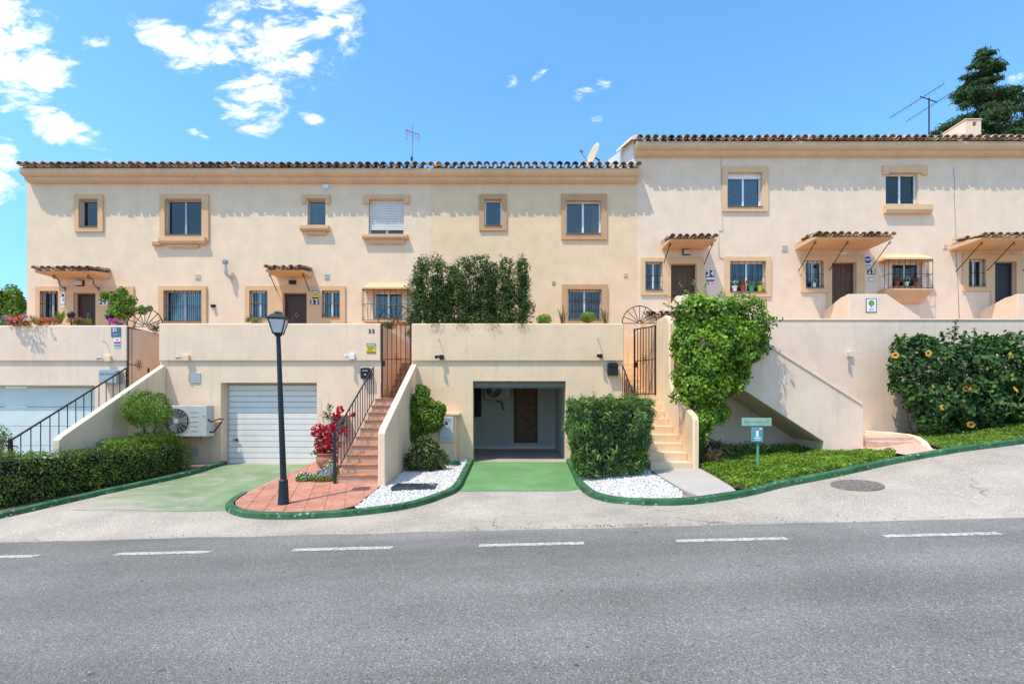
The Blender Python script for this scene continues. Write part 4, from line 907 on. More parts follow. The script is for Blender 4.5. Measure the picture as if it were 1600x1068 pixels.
def railing(x, y0, z0, y1, z1, n, h, m, label, curl=True):
    t = thing('stair_railing', (x, y0, z0-h), label, 'railing')
    dz = (z1-z0)/(y1-y0)
    MB().tube([(x,y0,z0),(x,y1,z1)], .019, 6).build('handrail', m, t); MB().box(x-.025, x+.025, y0-.02, y0+.03, z0-h-.08, z0+.03).build('post', m, t)
    MB().tube([(x,y0+.05,z0-h*.86),(x,y1,z1-h*.86)], .012, 5).build('lower_rail', m, t)
    for i in range(n): y = y0+(y1-y0)*(i+1)/n; MB().tube([(x,y,z0+dz*(y-y0)-h*.87),(x,y,z0+dz*(y-y0)-.01)], .0095, 5).build('baluster', m, t)
    if curl: MB().tube([(x, y1-.06+.05*math.sin(k*.6)*(1-k*.05), z1-.16+.07*math.cos(k*.6)*(1-k*.05)) for k in range(12)], .007, 5).build('scroll', m, t)
    return t
railing(s22x0-.03, 9.62, 1.05, 12.32, 2.52, 15, .92, IRONG, 'grey-black iron railing beside the terracotta stairs')
railing(x21+.02, 9.5, .92, 12.36, 2.5, 14, .95, IRON, 'black iron railing in front of the pale green garage door')
railing(x23b-.045, 10.4, 1.28, 12.35, 2.56, 9, .85, IRON, 'short black railing behind the box hedge at the beige stairs', False)

def gate(x0, x1, y, zb, zt, m, label, ang=0, hinge='l', nb=6, archc=None, post=True):
    t = thing('iron_gate', (x0 if hinge == 'l' else x1, y, zb), label, 'gate', 'iron gates at the terrace stairs')
    def T(b):
        if ang:
            hx = x0 if hinge == 'l' else x1; c, s = math.cos(ang), math.sin(ang)
            b.v = [(hx+(v[0]-hx)*c-(v[1]-y)*s, y+(v[0]-hx)*s+(v[1]-y)*c, v[2]) for v in b.v]
        return b
    e = .018; w = x1-x0
    T(MB().box(x0,x0+.03,y-e,y+e,zb,zt).box(x1-.03,x1,y-e,y+e,zb,zt).box(x0+.03,x1-.03,y-e+.004,y+e-.004,zb+.02,zb+.045).box(x0+.03,x1-.03,y-e+.004,y+e-.004,zt-.03,zt-.005).box(x0+.03,x1-.03,y-e+.006,y+e-.006,zb+(zt-zb)*.51,zb+(zt-zb)*.51+.018)).build('frame', m, t)
    for i in range(nb): x = x0+.03+(w-.06)*(i+1)/(nb+1); T(MB().box(x-.008, x+.008, y-.008, y+.008, zb+.045, zt-.03)).build('bar', m, t)
    cx, cz = (x0+x1)/2, zb+(zt-zb)*.52; b = MB()
    for k in range(8):
        a = k*math.pi/4+.2; b.tube([(cx+.02*math.cos(a), y-.02, cz+.02*math.sin(a)), (cx+.10*math.cos(a), y-.02, cz+.10*math.sin(a)), (cx+.13*math.cos(a+.2), y-.02, cz+.13*math.sin(a+.2)), (cx+.115*math.cos(a+.35), y-.02, cz+.115*math.sin(a+.35))], .006, 4)
    for s_ in (1, -1): b.tube([(x0+w*.5-s_*w*.32+.05*math.cos(k*.7), y-.015, zb+.13+.05*math.sin(k*.7)) for k in range(9)], .006, 4)
    T(b).build('ornament', m, t, kind='stuff')
    lx = x0+.05 if hinge == 'r' or ang == 0 else x1-.05; T(MB().box(lx-.035, lx+.035, y-.03, y+.03, zb+(zt-zb)*.42, zb+(zt-zb)*.42+.14)).build('lock_box', IRON, t, bevel=.005)
    if archc:
        ax, az, r = archc; b = MB().tube([(ax+r*math.cos(a), y, az+r*math.sin(a)) for a in [math.pi*k/20 for k in range(21)]], .012, 5).tube([(ax-r,y,az),(ax+r,y,az)], .010, 5)
        for k in range(1, 8): a = math.pi*k/8; b.tube([(ax+.05*math.cos(a), y, az+.05*math.sin(a)), (ax+r*math.cos(a), y, az+r*math.sin(a))], .009, 5)
        b.tube([(ax+.06*math.cos(a), y, az+.06*math.sin(a)) for a in [math.pi*k/6 for k in range(7)]], .016, 5); b.build('fan_arch', IRON, t)
    return t
gate(x22b+.01, x23a-.02, D1+.06, 1.79, ZP, IRONB, 'brown iron gate at the top of the terracotta stairs', nb=5, archc=(X(618.5, D1+.06), ZP+.03, .43))
gate(x23b+.07, 3.57, D1+.05, 1.84, Z(506, D1)-.02, mat('dark_brown_iron', (.05, .028, .022), .6, vary=.15), 'dark gate standing half open above the beige stairs', ang=-math.radians(58), hinge='r', nb=6, archc=(X(1000, D1), ZP+.01, .43))
gate(x21, x22a-.02, D1+.02, 1.62, Z(508, D1)-.03, IRONB, 'gate opened inward beside the blue house plaque, seen edge on', ang=math.radians(92), hinge='l', nb=5, archc=None)
t = thing('fan_arch', (X(226.5, D1+.3), D1+.3, 2.8), 'black iron half wheel over the stair opening of the leftmost house', 'iron arch')
b = MB(); ax, az, r, y = X(226.5, D1+.3), Z(510, D1+.3), .46, D1+.3
b.tube([(ax+r*math.cos(a), y, az+r*math.sin(a)) for a in [math.pi*k/20 for k in range(21)]], .014, 5)
b.build('rim', IRON, t)
for k in range(1, 8): a = math.pi*k/8; MB().tube([(ax+.05*math.cos(a), y, az+.05*math.sin(a)), (ax+r*math.cos(a), y, az+r*math.sin(a))], .010, 5).build('spoke', IRON, t)
MB().tube([(ax-r,y,az),(ax+r,y,az)], .010, 5).build('base_bar', IRON, t)

# ================================================================== RIGHT-HAND RETAINING WALL, STAIR OF NUMBER 24
ZRW = Z(498.5, D1)
rw = thing('retaining_wall', (9, D1, 0), 'long cream retaining wall below the right-hand houses', 'wall')
MB().box(3.72, 17, D1, D1+.24, -.4, ZRW-.03).build('wall_face', W_RET, rw, bevel=.02)
MB().box(3.72, 17, D1-.02, D1+.26, ZRW-.029, ZRW+.015).build('coping', W_PINK, rw, bevel=.012)
MB().box(3.75, 17, D1+.25, D2, 2.75, 2.95).build('terrace_floor', TERRAR, rw)
DS = 11.2
s24 = thing('staircase', (7.2, DS, .45), 'stairs behind a sloping cream wall, open underneath, right of the green sign', 'stairs')
q = lambda pts, d: [(X(a, d), Z(c, d)) for a, c in pts]
MB().prism(q([(1090,468),(1130,494),(1345,630),(1350,640),(1350,725),(1287,735),(1287,690),(1148,600),(1090,562)], DS), DS, DS+.13, 'y').build('side_wall', W_RET, s24, bevel=.02)
MB().prism(q([(1128,495.5),(1346,632.5),(1348,628.5),(1130,491)], DS), DS-.025, DS+.15, 'y').build('coping', W_PINK, s24, bevel=.008)
MB().prism(q([(1090,562),(1148,600),(1287,690),(1287,735),(1350,725),(1350,700),(1090,530)], DS), DS+.132, D1-.002, 'y').build('soffit', W_RET, s24)
PTC = mat('pale_terracotta', (.60, .40, .30), .85, vary=.08, scale=7, obj_random=.06); zs = gz(8.0, 10.4)+.085
for i in range(2): MB().box(X(1349, DS)+.02, X(1349, DS)+1.15-.05*i, 10.75+.4*i, D1-.004, .1, zs+.075*(i+1)).build('step', PTC, s24, bevel=.01)
patch('stair_paving', [p for p in tt(KRi) if 6.75 < p[0] < 7.75] + [(7.72,9.3),(7.95,9.6),(8.5,10.3),(8.85,11),(9.05,11.5),(8.9,12.3),(7.7,12.3),(7.75,11.15),(7.3,10.4)], .085, PTC, .3, kind='structure')
def low_wall(pts, w, h, m, t, name):
    b = MB(); n = len(pts)
    for i, p in enumerate(pts):
        p = Vector(p); a = Vector(pts[min(i+1, n-1)])-Vector(pts[max(i-1, 0)]); nn = Vector((-a.y, a.x, 0)).normalized()*w/2
        b.v += [tuple(p+nn-Vector((0,0,h))), tuple(p+nn), tuple(p-nn), tuple(p-nn-Vector((0,0,h)))]
    for i in range(n-1):
        for k in range(4): a = 4*i; b.f.append((a+k, a+(k+1) % 4, a+4+(k+1) % 4, a+4+k))
    b.f += [(3,2,1,0), tuple(4*(n-1)+k for k in range(4))]; return b.build(name, m, t, bevel=.02)
lw = [(8.75,12.38,.96),(9.0,11.9,.95),(9.08,11.5,.93),(8.9,11.0,.90),(8.55,10.4,.84),(7.9,9.5,.77),(7.66,9.2,.72)]
low_wall(lw, .12, .7, W_PINK, s24, 'kerb_wall')
# entrance stair flank walls on the upper terrace
for lab, pts, xr, t_ in (('cream flank wall before the door of number 24, behind the climbing bush', [(1060,470),(1068,460),(1098,460),(1150,497),(1150,510),(1060,510)], 1060, None),
                    ('cream flank wall with a tree picture tile, below door 25', [(1326,459),(1385,459),(1438,495),(1438,512),(1326,512)], 1326, None),
                    ('cream flank wall before the dark blue door at the right edge', [(1590,459),(1640,459),(1690,497),(1690,512),(1590,512)], 1590, None)):
    d = 14.3; w = thing('stair_wall', (X(pts[0][0], d), d, 2.9), lab, 'wall', 'low walls beside the house doors')
    MB().prism(q(pts, d), d, d+.14, 'y').build('front', W_PINK, w, bevel=.02)
    xx = X(xr, d); zt = Z(459.5, d)
    MB().prism([(d+.142, 2.9), (d+.142, zt-.01), (d+.35, zt-.02), (D2-.002, zt-.28), (D2-.002, 2.9)], xx+.002, xx+.14, 'x').build('side', W_PINK, w, bevel=.02)
pl = thing('tiled_pillar', (3.9, 13.5, 2.9), 'small wall end capped with red roof tiles behind the half wheel', 'pillar')
zt = Z(494, 13.5); MB().box(X(1006, 13.5), X(1052, 13.5), 13.42, 13.9, 1.5, zt).build('wall', OCHRE, pl, bevel=.015)
tile_course(X(1006, 13.5)+.06, X(1052, 13.5)-.06, 13.36, zt-.02, .25, pl, CCOV, CPAN, .17)

# ================================================================== FITTINGS ON THE HOUSES
def vent(h, px, py, w, hh, d=D2, m=None, name='air_vent'):
    a = R((px-w/2, py-hh/2, px+w/2, py+hh/2), d); o = MB().box(a[0], a[1], d-.02, d+.003, a[2], a[3]).build(name, m or LGREY, h.o, bevel=.004); n = max(3, int((a[3]-a[2])/.035))
    for i in range(n): z = a[2]+(a[3]-a[2])*(i+.5)/n; MB().box(a[0]+.015, a[1]-.015, d-.026, d-.0202, z-.005, z+.005).build('slat', GREYF, o)
vent(H21, 309.5, 432.5, 8, 8, m=W_PALE); vent(H22, 511, 432, 8, 8); vent(H23, 865, 442, 5, 5, m=TAN); vent(H23, 977.5, 429.6, 6, 6, m=W_YEL)
vent(H24, 1225.5, 387.8, 10, 9, m=W_PINK); vent(H25, 1476.5, 385.5, 7, 7, m=W_PALE); vent(H25, 1485.5, 385.5, 7, 7, m=W_PALE)
vent(H22, 306.7, 590, 13.5, 16, DG); vent(H22, 304.3, 705, 15, 15, DG)
def boxlamp(h, rect, m, gm, depth=.1, name='wall_lamp'):
    a = R(rect, D2); o = MB().box(a[0], a[1], D2-depth*.4, D2+.003, a[2], a[3]).build(name, m, h.o, bevel=.01)
    MB().box(a[0]+.02, a[1]-.02, D2-depth, D2-depth*.4, a[2]+.02, a[3]-.02).build('diffuser', gm, o, bevel=.02)
boxlamp(H22, (452,438,463,444), BLACK, BLACK); boxlamp(H24, (1066,390,1078,398.7), BLACK, FROST); boxlamp(H21, (120,438,132,447), BLACK, FROST); boxlamp(H21, (330,475.5,337,480), BLACK, BLACK)
boxlamp(H22, (504.5,287.6,515,296), WHITE, WHITE, .06, 'alarm_box'); boxlamp(H21, (240,377.5,255.6,386), W_PALE, TAN, .12, 'junction_box')
b = MB().lathe([(.03,.0),(.075,.015),(.09,.05),(.05,.09)], (X(1318, 14.9), 14.9, Z(398, 14.9)-.0), 14); b.build('porch_lamp', FROST, H25.o, smooth=True)
# flue pipe on 21/22
b = MB().tube([P(361,432,D2+.02), P(358,432,D2-.12), P(354,428,D2-.17), P(352,420,D2-.18), P(352,411,D2-.18)], .055, 12); fl = b.build('flue_pipe', LGREY, H21.o, smooth='auto')
MB().lathe([(.075,0),(.08,.02),(.08,.10),(.05,.11)], tuple(P(352,412,D2-.18)), 14).build('cowl', STEEL, fl)
# cables on the facade
def cable(h, pts, d=D2-.012, r=.007, m=None): MB().tube([P(a, c, d) for a, c in pts], r, 5).build('cable', m or W_PINK, h.o, smooth=True)
cable(H24, [(1127,220),(1127,250),(1126.5,300),(1128,335),(1129.5,358),(1128,361),(1123,360),(1123,380),(1124,402),(1130,404)], D2-.01, .009, LGREY)
cable(H25, [(1489.7,262),(1491.5,282),(1491,310),(1493,350),(1494,400),(1497,450),(1499,500)], D2-.004, .008, mat('grey_cable', (.36, .32, .29), .8))
# number tiles, plaques and signs
INK = mat('black_ink', (.02, .02, .022), .5, vary=0); WH = mat('white_print', (.82, .82, .80), .4, vary=.02); NAVY = mat('slate_blue_print', (.10, .15, .24), .4, vary=.04)
YELP = mat('yellow_print', (.75, .55, .03), .4, vary=.03); BLUEP = mat('blue_print', (.03, .05, .30), .4, vary=.03); REDP = mat('red_print', (.5, .05, .08), .4, vary=.03); CYANP = mat('teal_print', (.10, .33, .38), .4, vary=.04); LILAC = mat('lilac_print', (.45, .43, .62), .4, vary=.03); GREENP = mat('leaf_green_print', (.14, .35, .06), .5, vary=.1)
def plate(rect, d, m, name, label, cat, parent=None, th=.012):
    a = R(rect, d); o = MB().box(a[0], a[1], d-th, d-.001, a[2], a[3]).build(name, m, parent, bevel=.002, label=label, cat=cat); return o, a
def bar(o, a, d, u0, u1, v0, v1, m, name='print', th=.016):
    MB().box(a[0]+(a[1]-a[0])*u0, a[0]+(a[1]-a[0])*u1, d-th, d-.0125, a[2]+(a[3]-a[2])*v0, a[2]+(a[3]-a[2])*v1).build(name, m, o)
PD = D2-.045
for num, rects, lab, d in (('22', ((485,468,491.5,475.5),(491.7,468,498.2,475.5)), 'black tiles with white number 22 beside the brown door', PD), ('24', ((1103,422.5,1109.5,432.7),(1109.7,422.5,1116.2,432.7)), 'tiles with number 24 right of the weathered door', D2), ('25', ((1355,420.5,1361,428.5),(1361.2,420.5,1367.2,428.5)), 'tiles with number 25 under the blue alarm sign', D2), ('21', ((155,467.5,161.3,476.5),(161.5,467.5,168,476.5)), 'tiles with number 21 beside the leftmost door', PD)):
    t = thing('house_number', tuple(P(rects[0][0], rects[0][3], d)), lab, 'house number', 'house number tiles')
    for i, r_ in enumerate(rects):
        a = R(r_, d); o = MB().box(a[0], a[1], d-.014, d-.001, a[2], a[3]).build('number_tile', INK if num != '21' else WH, t)
        lettering(num[i], (a[3]-a[2])*1.15, ((a[0]+a[1])/2, d-.017, (a[2]+a[3])/2), WH if num != '21' else INK, o, 'digit')
t = thing('house_number', tuple(P(580, 521, D1)), 'small dark metal number 22 on the terrace wall', 'house number', 'house number tiles')
for c, px in (('2', 577.8), ('2', 583.4)): lettering(c, .125, tuple(P(px, 517.2, D1-.006)), INK, t, 'digit')
o, a = plate((488,454,498.3,466), PD, YELP, 'alarm_sign', 'yellow and blue alarm sign above the number 22 tiles', 'sign'); bar(o, a, PD, 0, 1, .74, 1.0, NAVY); bar(o, a, PD, .08, .92, .8, .9, WH, th=.018); bar(o, a, PD, .2, .8, .45, .52, INK); bar(o, a, PD, 0, 1, 0, .14, INK)
o, a = plate((573,536,587,551), D1, YELP, 'alarm_sign', 'yellow alarm plate with blue top on the terrace wall near the gate', 'sign'); bar(o, a, D1, 0, 1, .72, 1.0, mat('alarm_blue', (.10, .22, .35), .4)); bar(o, a, D1, .1, .9, .8, .88, WH, th=.018); bar(o, a, D1, .12, .88, .5, .56, INK); bar(o, a, D1, .12, .7, .3, .35, INK); bar(o, a, D1, 0, 1, 0, .1, INK)
o, a = plate((174,511,189,526), D1, NAVY, 'house_plaque', 'slate blue plaque at the end of the flowered terrace wall', 'plaque'); lettering('21', .12, ((a[0]+a[1])/2-.02, D1-.016, a[2]+(a[3]-a[2])*.70), WH, o, 'number'); bar(o, a, D1, .2, .8, .22, .27, LILAC); bar(o, a, D1, .35, .65, .12, .16, LILAC)
o, a = plate((179,528,188.5,543), D1, WH, 'notice_plate', 'small white notice with red and teal stripes under the blue plaque', 'notice'); bar(o, a, D1, .35, .7, .78, .88, BLUEP); bar(o, a, D1, 0, 1, .42, .62, REDP); bar(o, a, D1, 0, 1, .1, .32, CYANP)
o, a = plate((1104,433.5,1115.5,445), D2, WH, 'notice_plate', 'small white notice with a red stripe under number 24', 'notice'); bar(o, a, D2, 0, 1, .42, .72, REDP); bar(o, a, D2, .1, .35, .08, .3, BLUEP); bar(o, a, D2, .6, .9, .08, .3, LILAC)
o, a = plate((96,456,101.5,480), PD, WH, 'notice_plate', 'narrow white notice strip left of the leftmost door', 'notice'); bar(o, a, PD, .2, .8, .7, .85, INK); bar(o, a, PD, .3, .8, .4, .55, LILAC); bar(o, a, PD, 0, 1, .1, .25, LILAC)
o, a = plate((1349.5,400,1361.5,416), D2, LILAC, 'alarm_sign', 'blue round alarm sign on a white plate beside door 25', 'sign'); o.data.materials[0] = WH
MB().lathe([((a[1]-a[0])*.46,0),((a[1]-a[0])*.46,.006)], ((a[0]+a[1])/2, D2-.012, a[2]+(a[3]-a[2])*.62), 24, 'y').build('disc', BLUEP, o); lettering('ADT', .085, ((a[0]+a[1])/2, D2-.022, a[2]+(a[3]-a[2])*.62), WH, o)
bar(o, a, D2, .1, .9, .06, .14, BLUEP)
o, a = plate((1357,433,1365,439.5), D2, GREYF, 'doorbell_plaque', 'tiny grey house-shaped plaque below number 25', 'plaque'); bar(o, a, D2, .15, .85, .12, .7, WH)
d = 14.3; o, a = plate((1352.6,466,1369.5,488), d, NAVY, 'picture_tile', 'white tile picture of a green tree with a dark border', 'picture tile'); bar(o, a, d, .08, .92, .06, .94, WH, 'glaze', .014)
MB().lathe([(.085,0),(.085,.004)], ((a[0]+a[1])/2, d-.0142, a[2]+(a[3]-a[2])*.66), 14, 'y').build('crown_print', GREENP, o); bar(o, a, d, .46, .54, .38, .56, INK, th=.0165); bar(o, a, d, .32, .68, .14, .3, NAVY, th=.017); bar(o, a, d, .36, .64, .18, .26, WH, th=.018)
# mailboxes
def mailbox(rect, d, m, label, dep=.13, slot=True):
    a = R(rect, d-dep); t = thing('mailbox', ((a[0]+a[1])/2, d, a[2]), label, 'mailbox', 'mailboxes on the terrace fronts'); w = a[1]-a[0]
    MB().prism([(a[0],a[2]),(a[1],a[2]),(a[1],a[3]-.03),(a[1]-.04,a[3]),(a[0]+.04,a[3]),(a[0],a[3]-.03)], d-dep, d-.002, 'y').build('body', m, t, bevel=.008)
    MB().box(a[0]+.02, a[1]-.02, d-dep-.012, d-dep-.001, a[3]-.10, a[3]-.045).build('flap', m, t, bevel=.004)
    if slot: MB().box(a[0]+.05, a[1]-.05, d-dep-.016, d-dep-.0125, a[3]-.085, a[3]-.07).build('name_plate', LGREY, t); MB().box(a[0]+w*.42, a[0]+w*.58, d-dep-.008, d-dep-.001, a[2]+.08, a[2]+.12).build('emblem', LGREY, t)
mailbox((563,574,578,591), DG, BLACK, 'black mailbox with pale emblem near the terracotta stairs'); mailbox((950,566,966,586), DG, BLACK, 'plain black mailbox right of the open garage', slot=False); mailbox((154,577,182,598), DG, GREYB, 'wide grey-blue mailbox left of the opened gate', .2, False)
# spotlights and spikes on the parapets
def spot(px, py, d, m, label, w=16, aim=-1, h=9):
    c = P(px, py, d); t = thing('wall_spotlight', tuple(c), label, 'spotlight', 'spotlights on the terrace walls'); w_ = w*d/F; hh = h*d/F
    MB().box(c.x-w_*.1, c.x+w_*.5, d-.07, d-.001, c.z-hh/2, c.z+hh/2).build('housing', m, t, bevel=.008)
    MB().tube([(c.x-w_*.05, d-.05, c.z), (c.x-w_*.25, d-.10, c.z)], .014, 6).tube([(c.x-w_*.2, d-.09, c.z+.01), (c.x-w_*.5, d-.16, c.z-.01)], [.03, .042], 10).build('lamp_head', m if m != W_LOW else LGREY, t, smooth='auto')
spot(167, 560, D1, W_LOW, 'cream spotlight on the flowered left terrace wall'); spot(289, 559, D1, W_LOW, 'cream spotlight above the air conditioner'); spot(548, 557, D1, WHITE, 'white spotlight on the wall near the number 22 gate', 14)
spot(688, 558, D1, BLACK, 'black spotlight over the bushes left of the open garage', 11, h=7); spot(937, 556, D1, BLACK, 'black spotlight over the mailbox right of the garage', 8, h=6); spot(1324, 553, D1, W_RET, 'cream spotlight on the right retaining wall', 13)
for px, py, lab in ((686, 531, 'thin white hook high on the terrace wall left of the garage'), (934, 530, 'thin white hook high on the terrace wall above the black mailbox'), (166, 535, 'thin hook on the left terrace wall beside the notice')):
    c = P(px, py, D1); t = MB().tube([(c.x, D1+.005, c.z), (c.x-.005, D1-.12, c.z+.03)], .011, 6).build('wall_hook', LGREY, label=lab, cat='hook', group='hooks on the terrace walls')
# electricity cabinet on its masonry base
t = thing('utility_cabinet', (X(690, 12.1), 12.1, .15), 'white electricity cabinet on a cream block between bush and open garage', 'cabinet')
MB().box(X(652, 12.15), X(713, 12.15), 12.15, DG+.002, 0, Z(649, 12.15)).build('base_block', W_LOWY, t, bevel=.015); MB().box(X(648, 12.1), X(718, 12.1), 12.1, DG+.002, Z(649, 12.15)+.001, Z(645, 12.1)).build('cap', W_LOWY, t, bevel=.012)
a = R((686.5,650,708.5,690), 12.1); dr = MB().box(a[0], a[1], 12.1, 12.149, a[2], a[3]).build('door', LGREY, t, bevel=.008)
MB().prism([((a[0]+a[1])/2-.05, a[2]+.42), ((a[0]+a[1])/2+.05, a[2]+.42), ((a[0]+a[1])/2, a[2]+.51)], 12.096, 12.0995, 'y').build('warning_sign', INK, dr)
for k in range(3):
    for zz in (a[2]+.06+.03*k, a[3]-.06-.03*k): MB().box(a[0]+.06, a[1]-.06, 12.094, 12.0995, zz-.005, zz+.005).build('louvre', GREYF, dr)
MB().box(a[0]+.03, a[0]+.05, 12.09, 12.0995, a[2]+.28, a[2]+.34).build('lock', STEEL, dr)
t = thing('meter_box', (X(526, 12.3), 12.3, .9), 'grey meter box on the wall behind the red flowers and railing', 'meter box'); a = R((516,650,540,690), 12.3)
MB().box(a[0], a[1], 12.3, DG+.002, a[2], a[3]).build('frame', mat('grey_cement', (.36, .36, .33), .85, vary=.1), t, bevel=.01); MB().box(a[0]+.05, a[1]-.04, 12.29, 12.2995, a[2]+.28, a[3]-.06).build('door', mat('dark_grey_cement', (.17, .18, .18), .7, vary=.1), t); MB().box(a[0]-.03, a[1]+.03, 12.26, DG, a[3]+.001, a[3]+.04).build('cap', W_LOW, t, bevel=.01)
# manhole and drain
c = G(1339, 758); t = thing('manhole_cover', (c[0], c[1], gz(*c)), 'round iron manhole cover in the concrete pavement', 'manhole cover')
sx = (gz(c[0]+.2, c[1])-gz(c[0]-.2, c[1]))/.4; sy_ = (gz(c[0], c[1]+.2)-gz(c[0], c[1]-.2))/.4
def tilt(b): b.v = [(v[0], v[1], v[2]+sx*(v[0]-c[0])+sy_*(v[1]-c[1])) for v in b.v]; return b
RUST = mat('weathered_iron', (.23, .195, .17), .75, metal=.2, vary=.2, scale=20, bump=.3); z = gz(*c)
tilt(MB().lathe([(.34,-.05),(.34,.012),(.32,.014)], (c[0], c[1], z), 32)).build('ring', RUST, t); tilt(MB().lathe([(.305,.0142),(.305,.019),(.29,.021)], (c[0], c[1], z), 32)).build('lid', RUST, t)
b = MB()
for i in range(-3, 4):
    w_ = math.sqrt(max(0, .27**2-(i*.075)**2)); b.box(c[0]+i*.075-.014, c[0]+i*.075+.014, c[1]-w_, c[1]+w_, z+.0212, z+.027)
tilt(b).build('ribs', RUST, t)
ga, gb, gc, gd = G(613,773), G(672,773), G(682,764), G(629,764)
t = thing('drain_grate', (gb[0], gb[1], gz(*gb)), 'dark drain grate set flat in the white pebbles', 'drain grate'); zz = gz(*gb)+.125
x0, x1, y0, y1 = ga[0], gb[0]+.04, ga[1], gd[1]
MB().box(x0, x1, y0, y1, zz-.08, zz-.035).build('well', INK, t); MB().box(x0-.02, x0, y0-.02, y1+.02, zz-.08, zz).box(x1, x1+.02, y0-.02, y1+.02, zz-.08, zz).box(x0, x1, y0-.02, y0, zz-.08, zz).box(x0, x1, y1, y1+.02, zz-.08, zz).build('frame', mat('dark_grey_iron', (.07, .075, .09), .6, metal=.3, vary=.1), t)
for i in range(26): x = x0+(x1-x0)*(i+.5)/26; MB().box(x-.006, x+.006, y0, y1, zz-.03, zz-.004).build('bar', MATS['dark_grey_iron'], t)
for q_ in (.33, .66): x = x0+(x1-x0)*q_; MB().box(x-.015, x+.015, y0, y1, zz-.032, zz-.002).build('crossbar', MATS['dark_grey_iron'], t)
# street lamp
lx, ly = G(443, 795); lz = gz(lx, ly)+.085
t = thing('street_lamp', (lx, ly, lz), 'black street lamp with a square lantern on the terracotta island', 'street lamp')
sc = ly/F; bw = 17*sc/2; zt = Z(750, ly)
MB().lathe([(bw*1.02,0),(bw*1.02,.02),(bw*.98,.03),(bw*.80,zt-lz-.02),(bw*.82,zt-lz),(bw*.55,zt-lz+.02)], (lx, ly, lz), 10).build('base', LAMPM, t, bevel=.004)
zn = Z(524, ly); MB().tube([(lx,ly,zt),(lx-.085,ly,zn-.02)], [.05, .034], 12).build('post', LAMPM, t, smooth='auto')
cx = lx-.087; z0 = Z(521, ly); z1 = Z(499, ly)
MB().lathe([(.03,-.03),(.055,-.02),(.055,0),(.04,.012),(.075,.03)], (cx, ly, z0-.02), 12).build('collar', LAMPM, t, smooth='auto')
b_, t_ = .068, .13; fr = MB(); gl = []
rot = math.radians(14)
def cor(r, z, k): a = rot+math.pi/4+k*math.pi/2; return (cx+r*math.sqrt(2)*math.cos(a), ly+r*math.sqrt(2)*math.sin(a), z)
for k in range(4): fr.tube([cor(b_, z0, k), cor(t_, z1, k)], .011, 5)
for r_, z_ in ((b_, z0), (t_, z1)): fr.tube([cor(r_, z_, k) for k in range(4)], .012, 5, True)
ln = fr.build('lantern', LAMPM, t)
for k in range(4): MB().add([cor(b_, z0+.005, k), cor(b_, z0+.005, k+1), cor(t_, z1-.005, k+1), cor(t_, z1-.005, k)], [(0,1,2,3)]).build('pane', FROST, ln)
b = MB(); rr = [(t_+.02, z1), (t_+.02, z1+.015), (.075, z1+.085), (.045, z1+.09), (.045, z1+.10), (.06, z1+.105), (.05, z1+.125), (.012, z1+.14)]
for r_, z_ in rr: b.v += [cor(r_, z_, k) for k in range(4)]
for i in range(len(rr)-1):
    for k in range(4): b.f.append((4*i+k, 4*i+(k+1) % 4, 4*i+4+(k+1) % 4, 4*i+4+k))
b.f += [(3,2,1,0), tuple(4*(len(rr)-1)+k for k in range(4))]; b.build('cap', LAMPM, ln)
# green sign on a post
SG = mat('pale_green_plate', (.27, .44, .33), .5, vary=.08, scale=9, streak=.2); SP = mat('green_post_paint', (.12, .33, .19), .5, vary=.12); SB = mat('teal_plate', (.10, .30, .38), .4, vary=.05)
sx_, sy0 = G(1184, 741); sz = gz(sx_, sy0); t = thing('sign_post', (sx_, sy0, sz), 'pale green street sign over a small blue notice on a green post', 'sign')
MB().tube([(sx_, sy0, sz-.05), (sx_, sy0, Z(655, sy0))], .024, 8).build('post', SP, t, smooth='auto')
a = R((1159,652.5,1205,665), sy0-.03); o = MB().box(a[0], a[1], sy0-.045, sy0-.026, a[2], a[3]).build('top_plate', SG, t, bevel=.004)
FAINT = mat('faded_print', (.17, .30, .23), .6, vary=.1)
for (u0, u1, v0, v1) in ((.08,.12,.42,.62),(.13,.16,.42,.58),(.17,.30,.44,.52),(.36,.40,.58,.66),(.375,.39,.38,.6),(.44,.66,.46,.54),(.81,.83,.36,.66),(.86,.875,.36,.66),(.87,.895,.6,.66)):
    MB().box(a[0]+(a[1]-a[0])*u0, a[0]+(a[1]-a[0])*u1, sy0-.0475, sy0-.0455, a[2]+(a[3]-a[2])*v0, a[2]+(a[3]-a[2])*v1).build('faded_lettering', FAINT, o)
a = R((1173.5,667,1191.5,690), sy0-.03); o = MB().box(a[0], a[1], sy0-.045, sy0-.026, a[2], a[3]).build('notice_plate', SB, t, bevel=.004)
def pr(u0, u1, v0, v1, m): MB().box(a[0]+(a[1]-a[0])*u0, a[0]+(a[1]-a[0])*u1, sy0-.048, sy0-.0455, a[2]+(a[3]-a[2])*v0, a[2]+(a[3]-a[2])*v1).build('print', m, o)
pr(.40,.62,.34,.78,WH); pr(.12,.28,.86,.93,SG); pr(.70,.92,.86,.93,WH); pr(.36,.62,.8,.86,REDP); pr(.22,.84,.24,.30,WH); pr(.30,.78,.12,.17,WH)

